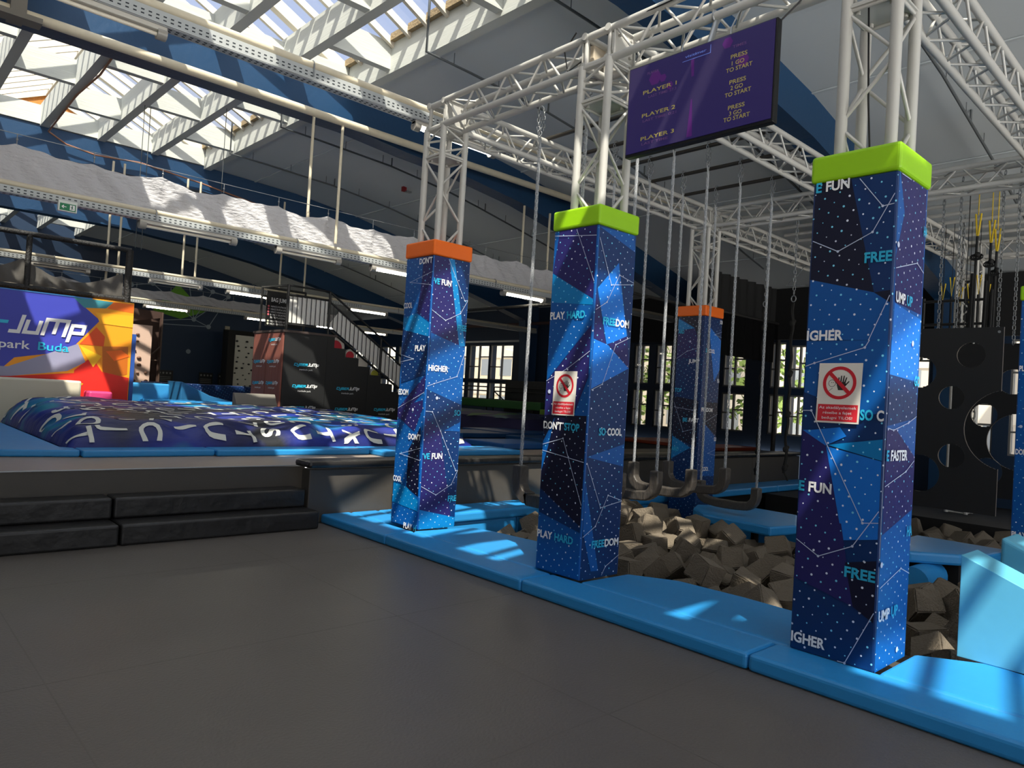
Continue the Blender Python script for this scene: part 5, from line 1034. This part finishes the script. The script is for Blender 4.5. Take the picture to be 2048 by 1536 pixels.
for k in range(6):
    y = 3.75-.12*k; x = 12.5
    r = thing('hanging_strap', (x, y, 2.4), '%s dim black strap with yellow loop from the left behind the nearest column' % ('first', 'second', 'third', 'fourth', 'fifth', 'sixth')[k], 'strap', 'dim straps behind the nearest column')
    zl = 3.35+.1*math.sin(k*2); MB().tube([(x, y-.03, zl+.3), (x, y, zl), (x, y+.03, zl+.3)], .011, 5).build('loop', M_YEL, r); MB().cyl((x, y, 2.4), (x, y, zl), .018, 6).cyl((x, y, zl+.25), (x, y, 4.6), .005, 4).build('webbing', M_STR, r)
cg = thing('climbing_cage', (12.0, 3.3, 2.4), 'dim black hanging cage of bars right of the nearest column', 'cage'); b = MB()
for z in (2.55, 2.95, 3.3):
    b.cyl((12.0, 2.95, z), (12.0, 3.85, z), .02, 6)
for y in (2.95, 3.4, 3.85): b.cyl((12.0, y, 2.4), (12.0, y, 3.35), .02, 6)
b.build('bars', M_BLACK, cg); MB().cyl((12, 3.4, 3.35), (12, 3.4, 4.6), .008).build('hanger', M_ZINC, cg)
def rope(x, y, ztop, z1, z0, label):
    r = thing('knotted_rope', (x, y, z0), label, 'rope', 'knotted climbing ropes on chains')
    b = MB()
    for s_ in range(3):
        b.tube([(x+.011*math.cos(2.1*s_+t*13), y+.011*math.sin(2.1*s_+t*13)+.012*math.sin(t*1.4), z1-(z1-z0)*t/24) for t in [i*.5 for i in range(49)]], .0125, 5)
    b.build('rope', mat('black_rope', (28, 27, 25), .9), r); k = MB()
    for q in (.12, .42, .66, .86, .97): k.sphere((x, y, z1-(z1-z0)*q), .042, 9, 6, 0, (1, 1, 1.2)).sphere((x+.02, y-.015, z1-(z1-z0)*q+.03), .03, 7, 5)
    k.tube([(x, y, z0), (x+.01, y-.03, z0-.06), (x, y-.05, z0-.1)], .014, 5).build('knot', mat('black_rope', (28, 27, 25), .9), r)
    c = chain_mb((x, y, z1+.12), (x, y, ztop), .06, .006, .017); c.tube([(x, y+.035*math.cos(a), z1+.06+.045*math.sin(a)) for a in [2*math.pi*j/12 for j in range(12)]], .008, 5, 0, True); c.build('chain', M_ZINC, r)
rope(10.55, 5.66, 4.6, 3.12, .5, 'left knotted black rope on a chain behind the swings'); rope(10.1, 4.98, 4.6, 3.1, .62, 'right knotted black rope on a chain next to the nearest column')
hg = thing('hook_hanger', (10.1, 4.93, 3.35), 'thin wire hanger hooked on the right rope chain', 'hanger'); MB().tube([(10.1, 5.1, 3.36), (10.1, 4.82, 3.34)], .006, 5).tube([(10.1, 5.08, 3.38), (10.1, 5.0, 3.46), (10.1, 4.93, 3.5), (10.1, 4.86, 3.6)], .006, 5).build('wire', M_ZINC, hg)

# ------------------------------------------------------------------ nets, pads and railings at the back
def net(p0, p1, z0, z1, label, posts=True, mt=NET):
    r = thing('safety_net', ((p0[0]+p1[0])/2, (p0[1]+p1[1])/2, z0), label, 'net', 'black net screens at the back')
    MB().quad([(*p0, z0), (*p1, z0), (*p1, z1), (*p0, z1)]).build('net', mt, r)
    for q in ((p0, p1) if posts else ()): MB().cyl((*q, z0), (*q, z1), .05, 10).build('post', M_FOAMP, r)
    MB().cyl((*p0, z1), (*p1, z1), .03, 8).build('rail', M_FOAMP, r)
net((10.2, 8.2), (12.4, 8.2), .601, 3.5, 'black net screen right of the second column'); net((12.45, 8.0), (15.6, 8.0), .601, 3.5, 'black net screen behind the knotted ropes'); net((9.3, 12.0), (9.35, 8.6), .601, 3.2, 'black net screen receding behind the second column', True, NETT)
cu = thing('black_curtain', (15.6, 9, 3.1), 'black curtain above the windows at the back right', 'curtain'); MB().box(15.55, 15.62, -2, 12.6, 3.14, 4.3).build('cloth', M_DARK, cu)
cu = thing('black_curtain', (13, 8.05, 2.6), 'black curtain hanging above the net behind the distant column', 'curtain')
n = 60; MB().add([(12.5+3.0*i/n, 8.08+.05*math.sin(i*.9), z) for z in (2.62, 4.3) for i in range(n+1)], [(i, i+1, n+2+i, n+1+i) for i in range(n)], 0, True).build('cloth', M_DARK, cu)
for x0, x1, y0, y1, l in ((8.2, 10.0, 8.95, 10.0, 'blue trampoline pad right of the air bag'), (10.1, 12.2, 9.6, 11.0, 'blue pad in the middle trampoline row'), (8.0, 10.6, 11.4, 12.6, 'blue pad beyond the air bag near the green rail'), (10.9, 13.2, 11.6, 13.4, 'dark blue pad below the green rail')):
    pad('trampoline_pad', rect(x0, x1, y0, y1), DZ+.001, DZ+.1, mat('deep_blue_vinyl', (20, 84, 150), .4), l, 'mat', 'blue trampoline pads')
pad('orange_pad', rect(13.6, 15.3, 9.3, 10.9), DZ+.001, DZ+.08, mat('dark_orange_vinyl', (190, 70, 24), .45), 'orange pad behind the swings left of the distant column', 'mat', 'orange trampoline pads'); pad('orange_pad', rect(13.4, 15.3, 8.2, 9.0), DZ+.001, DZ+.08, mat('dark_orange_vinyl', (190, 70, 24), .45), 'orange pad right of the distant column', 'mat', 'orange trampoline pads')
pm = MB(); rng = random.Random(9)
pm.prism([(12.2, DZ+.001), (12.2, .95), (13.0, 1.08), (13.6, 1.05), (13.6, DZ+.001)], 1, 12.5, 16.4, 0)
for k in range(26):
    x = 12.25+rng.random()*1.1; y = 12.6+rng.random()*3.4; z = lambda x: (.95+(x-12.2)*.1625 if x < 13 else 1.08-(x-13)*.05)+.003+.0004*k; a = rng.random()*6
    pm.quad([(min(13.58, x+.4*math.cos(a+t)), y+.5*math.sin(a+t), z(min(13.58, x+.4*math.cos(a+t)))) for t in (0, 2.0, 4.0)], 1+k % 3)
tag(pm.build('landing_mat', [mat('mat_purple', (64, 60, 110), .5), mat('mat_green', (84, 130, 70), .5), mat('mat_navy', (40, 48, 90), .5), mat('mat_teal', (60, 110, 130), .5)], None, 0, (12.9, 14.4, DZ)), 'purple and green patterned landing mat below the windows', 'mat')
gr = thing('green_rail', (13.75, 15.1, .7), 'dark green padded rail in front of the window wall', 'rail'); MB().box(13.7, 13.82, 13.6, 17.6, 1.15, 1.38).build('beam', mat('dark_green_vinyl', (40, 104, 40), .5), gr, .02)
for y in (13.9, 17.3): MB().box(13.72, 13.8, y, y+.1, .55, 1.15).build('foot', M_BLACK, gr)
tag(MB().box(13.62, 13.8, 12.4, 13.55, .601, 1.2).build('lime_block', mat('lime_block', (110, 160, 20), .5), None, .02, (13.6, 13.4, .6)), 'lime green block at the right end of the green rail', 'block')
for y0, y1, l in ((16.2, 18.8, 'left black handrail on the walkway by the windows'), (13.0, 15.9, 'right black handrail on the walkway by the windows')):
    r = thing('walkway_railing', (14.05, (y0+y1)/2, DZ), l, 'railing', 'black handrails by the windows')
    for y in (y0, y1): MB().cyl((14.05, y, DZ+.001), (14.05, y, 1.75), .022, 8).build('post', M_BLACK, r)
    for z in (1.74, 1.62): MB().cyl((14.05, y0, z), (14.05, y1, z), .018, 8).build('rail', M_BLACK, r)
    MB().cyl((14.05, y1, 1.62), (13.9, y1-1.2, 1.05), .018, 8).build('sloping_rail', M_BLACK, r)
kb = thing('dark_cabinet', (14.9, 12.4, DZ), 'tall dark cabinet block beside the window seen left of the second column', 'cabinet'); MB().box(14.2, 15.4, 12.5, 15.6, DZ+.001, 1.95).build('body', M_BLACK, kb, .02); MB().box(14.17, 14.2, 12.6, 15.5, 1.45, 1.85).build('door', mat('cabinet_front', (30, 32, 34), .5), kb)
# heater unit, dangling wires along the far right tower
ht = thing('ceiling_heater', (13.2, 17.5, 3.3), 'dark heater unit hanging under the far roof left of the second column', 'heater'); MB().box(13.0, 13.4, 17.3, 17.8, 3.3, 3.7).build('body', mat('heater_brown', (52, 40, 38), .6), ht, .02); MB().cyl((13.2, 17.5, 3.7), (13.2, 17.5, 4.9), .02).build('hanger', M_ZINC, ht)
# cables round the near truss
for pts, l in (([(4.4, 3.6, 4.52), (4.36, 3.2, 4.5), (4.34, 2.4, 4.56), (4.4, 1.95, 4.5), (4.38, 1.8, 4.2), (4.42, 1.78, 3.4), (4.42, 1.75, 2.98)], 'thin black cable running from the screen truss down into the nearest column'),
               ([(4.3, 2.4, 3.95), (4.32, 2.2, 4.1), (4.6, 2.05, 4.5), (5.2, 2.1, 5.2), (5.6, 2.2, 5.9)], 'thin cable from the screen up to the roof')):
    tag(MB().tube(pts, .006, 5).build('thin_cable', M_BLACK, None, 0, pts[0]), l, 'cable', 'thin cables on the near truss')
jb = thing('junction_box', (4.62, 4.0, 4.34), 'small box with cables clamped inside the truss above the second column', 'box'); MB().box(4.5, 4.66, 4.08, 4.22, 4.36, 4.5).build('case', mat('box_beige', (196, 182, 160), .5), jb, .008); MB().tube([(4.5, 4.2, 4.4), (4.42, 4.3, 4.3), (4.43, 4.36, 4.5), (4.4, 4.2, 4.6)], .007, 5).build('lead', M_BLACK, jb)

# ------------------------------------------------------------------ outside the windows
struct(MB().box(16.3, 70, -30, 70, -1.2, -1.0).build('ground_outside', mat('pale_paving', (176, 168, 156), .8)))
def house(x, y0, y1, h, label, c, seed):
    r = thing('apartment_building', (x, (y0+y1)/2, -1), label, 'building', 'buildings outside the windows'); MB().box(x, x+8, y0, y1, -1, h).build('wall', mat('facade_%d' % seed, c, .8), r)
    k = 0; z = .2
    while z < h-1.2:
        MB().box(x-.05, x, y0, y1, z+1.35, z+2.2).build('parapet', mat('parapet', (228, 220, 204), .8), r); y = y0+.8
        while y < y1-1.4 and k < 60: MB().box(x-.02, x-.001, y, y+1.2, z+.1, z+1.25).build('window', mat('facade_glass', (150, 156, 160), .3), r); y += 2.0; k += 1
        z += 2.6
house(34, 32, 66, 13, 'cream apartment block outside the left window group', (236, 222, 192), 1); house(40, 6, 30, 12, 'banded pale building outside the right windows', (216, 206, 190), 2); house(30, -22, 4, 12, 'pale building outside the windows at the right edge', (232, 222, 204), 3)
for k, (x, y, h) in enumerate(((24, 18.2, 5), (30, 26.5, 5.4), (26, 13.8, 4.4))):
    r = thing('street_tree', (x, y, -1), ['leafy tree outside the window right of the second column', 'taller leafy tree outside, left of the first tree', 'small leafy tree outside, right of the first tree'][k], 'tree', 'trees outside'); MB().cyl((x, y, -1), (x, y, h*.5), .14, 8).build('trunk', mat('bark', (84, 70, 56), .9), r)
    g_ = random.Random(k); b = MB()
    for i in range(500):
        a = g_.random()*6.28; q = math.acos(2*g_.random()-1); d = g_.random()**.4; p = Vector((x+1.9*d*math.sin(q)*math.cos(a), y+1.9*d*math.sin(q)*math.sin(a), h*.55+2.2*d*math.cos(q)))
        u = Vector((g_.uniform(-1, 1), g_.uniform(-1, 1), g_.uniform(-1, 1))).normalized()*.2; v = u.orthogonal().normalized()*.12; b.quad([p-u, p-v, p+u, p+v])
    b.build('foliage', mat('leaves', (112, 132, 60), .8, var=.3), r)
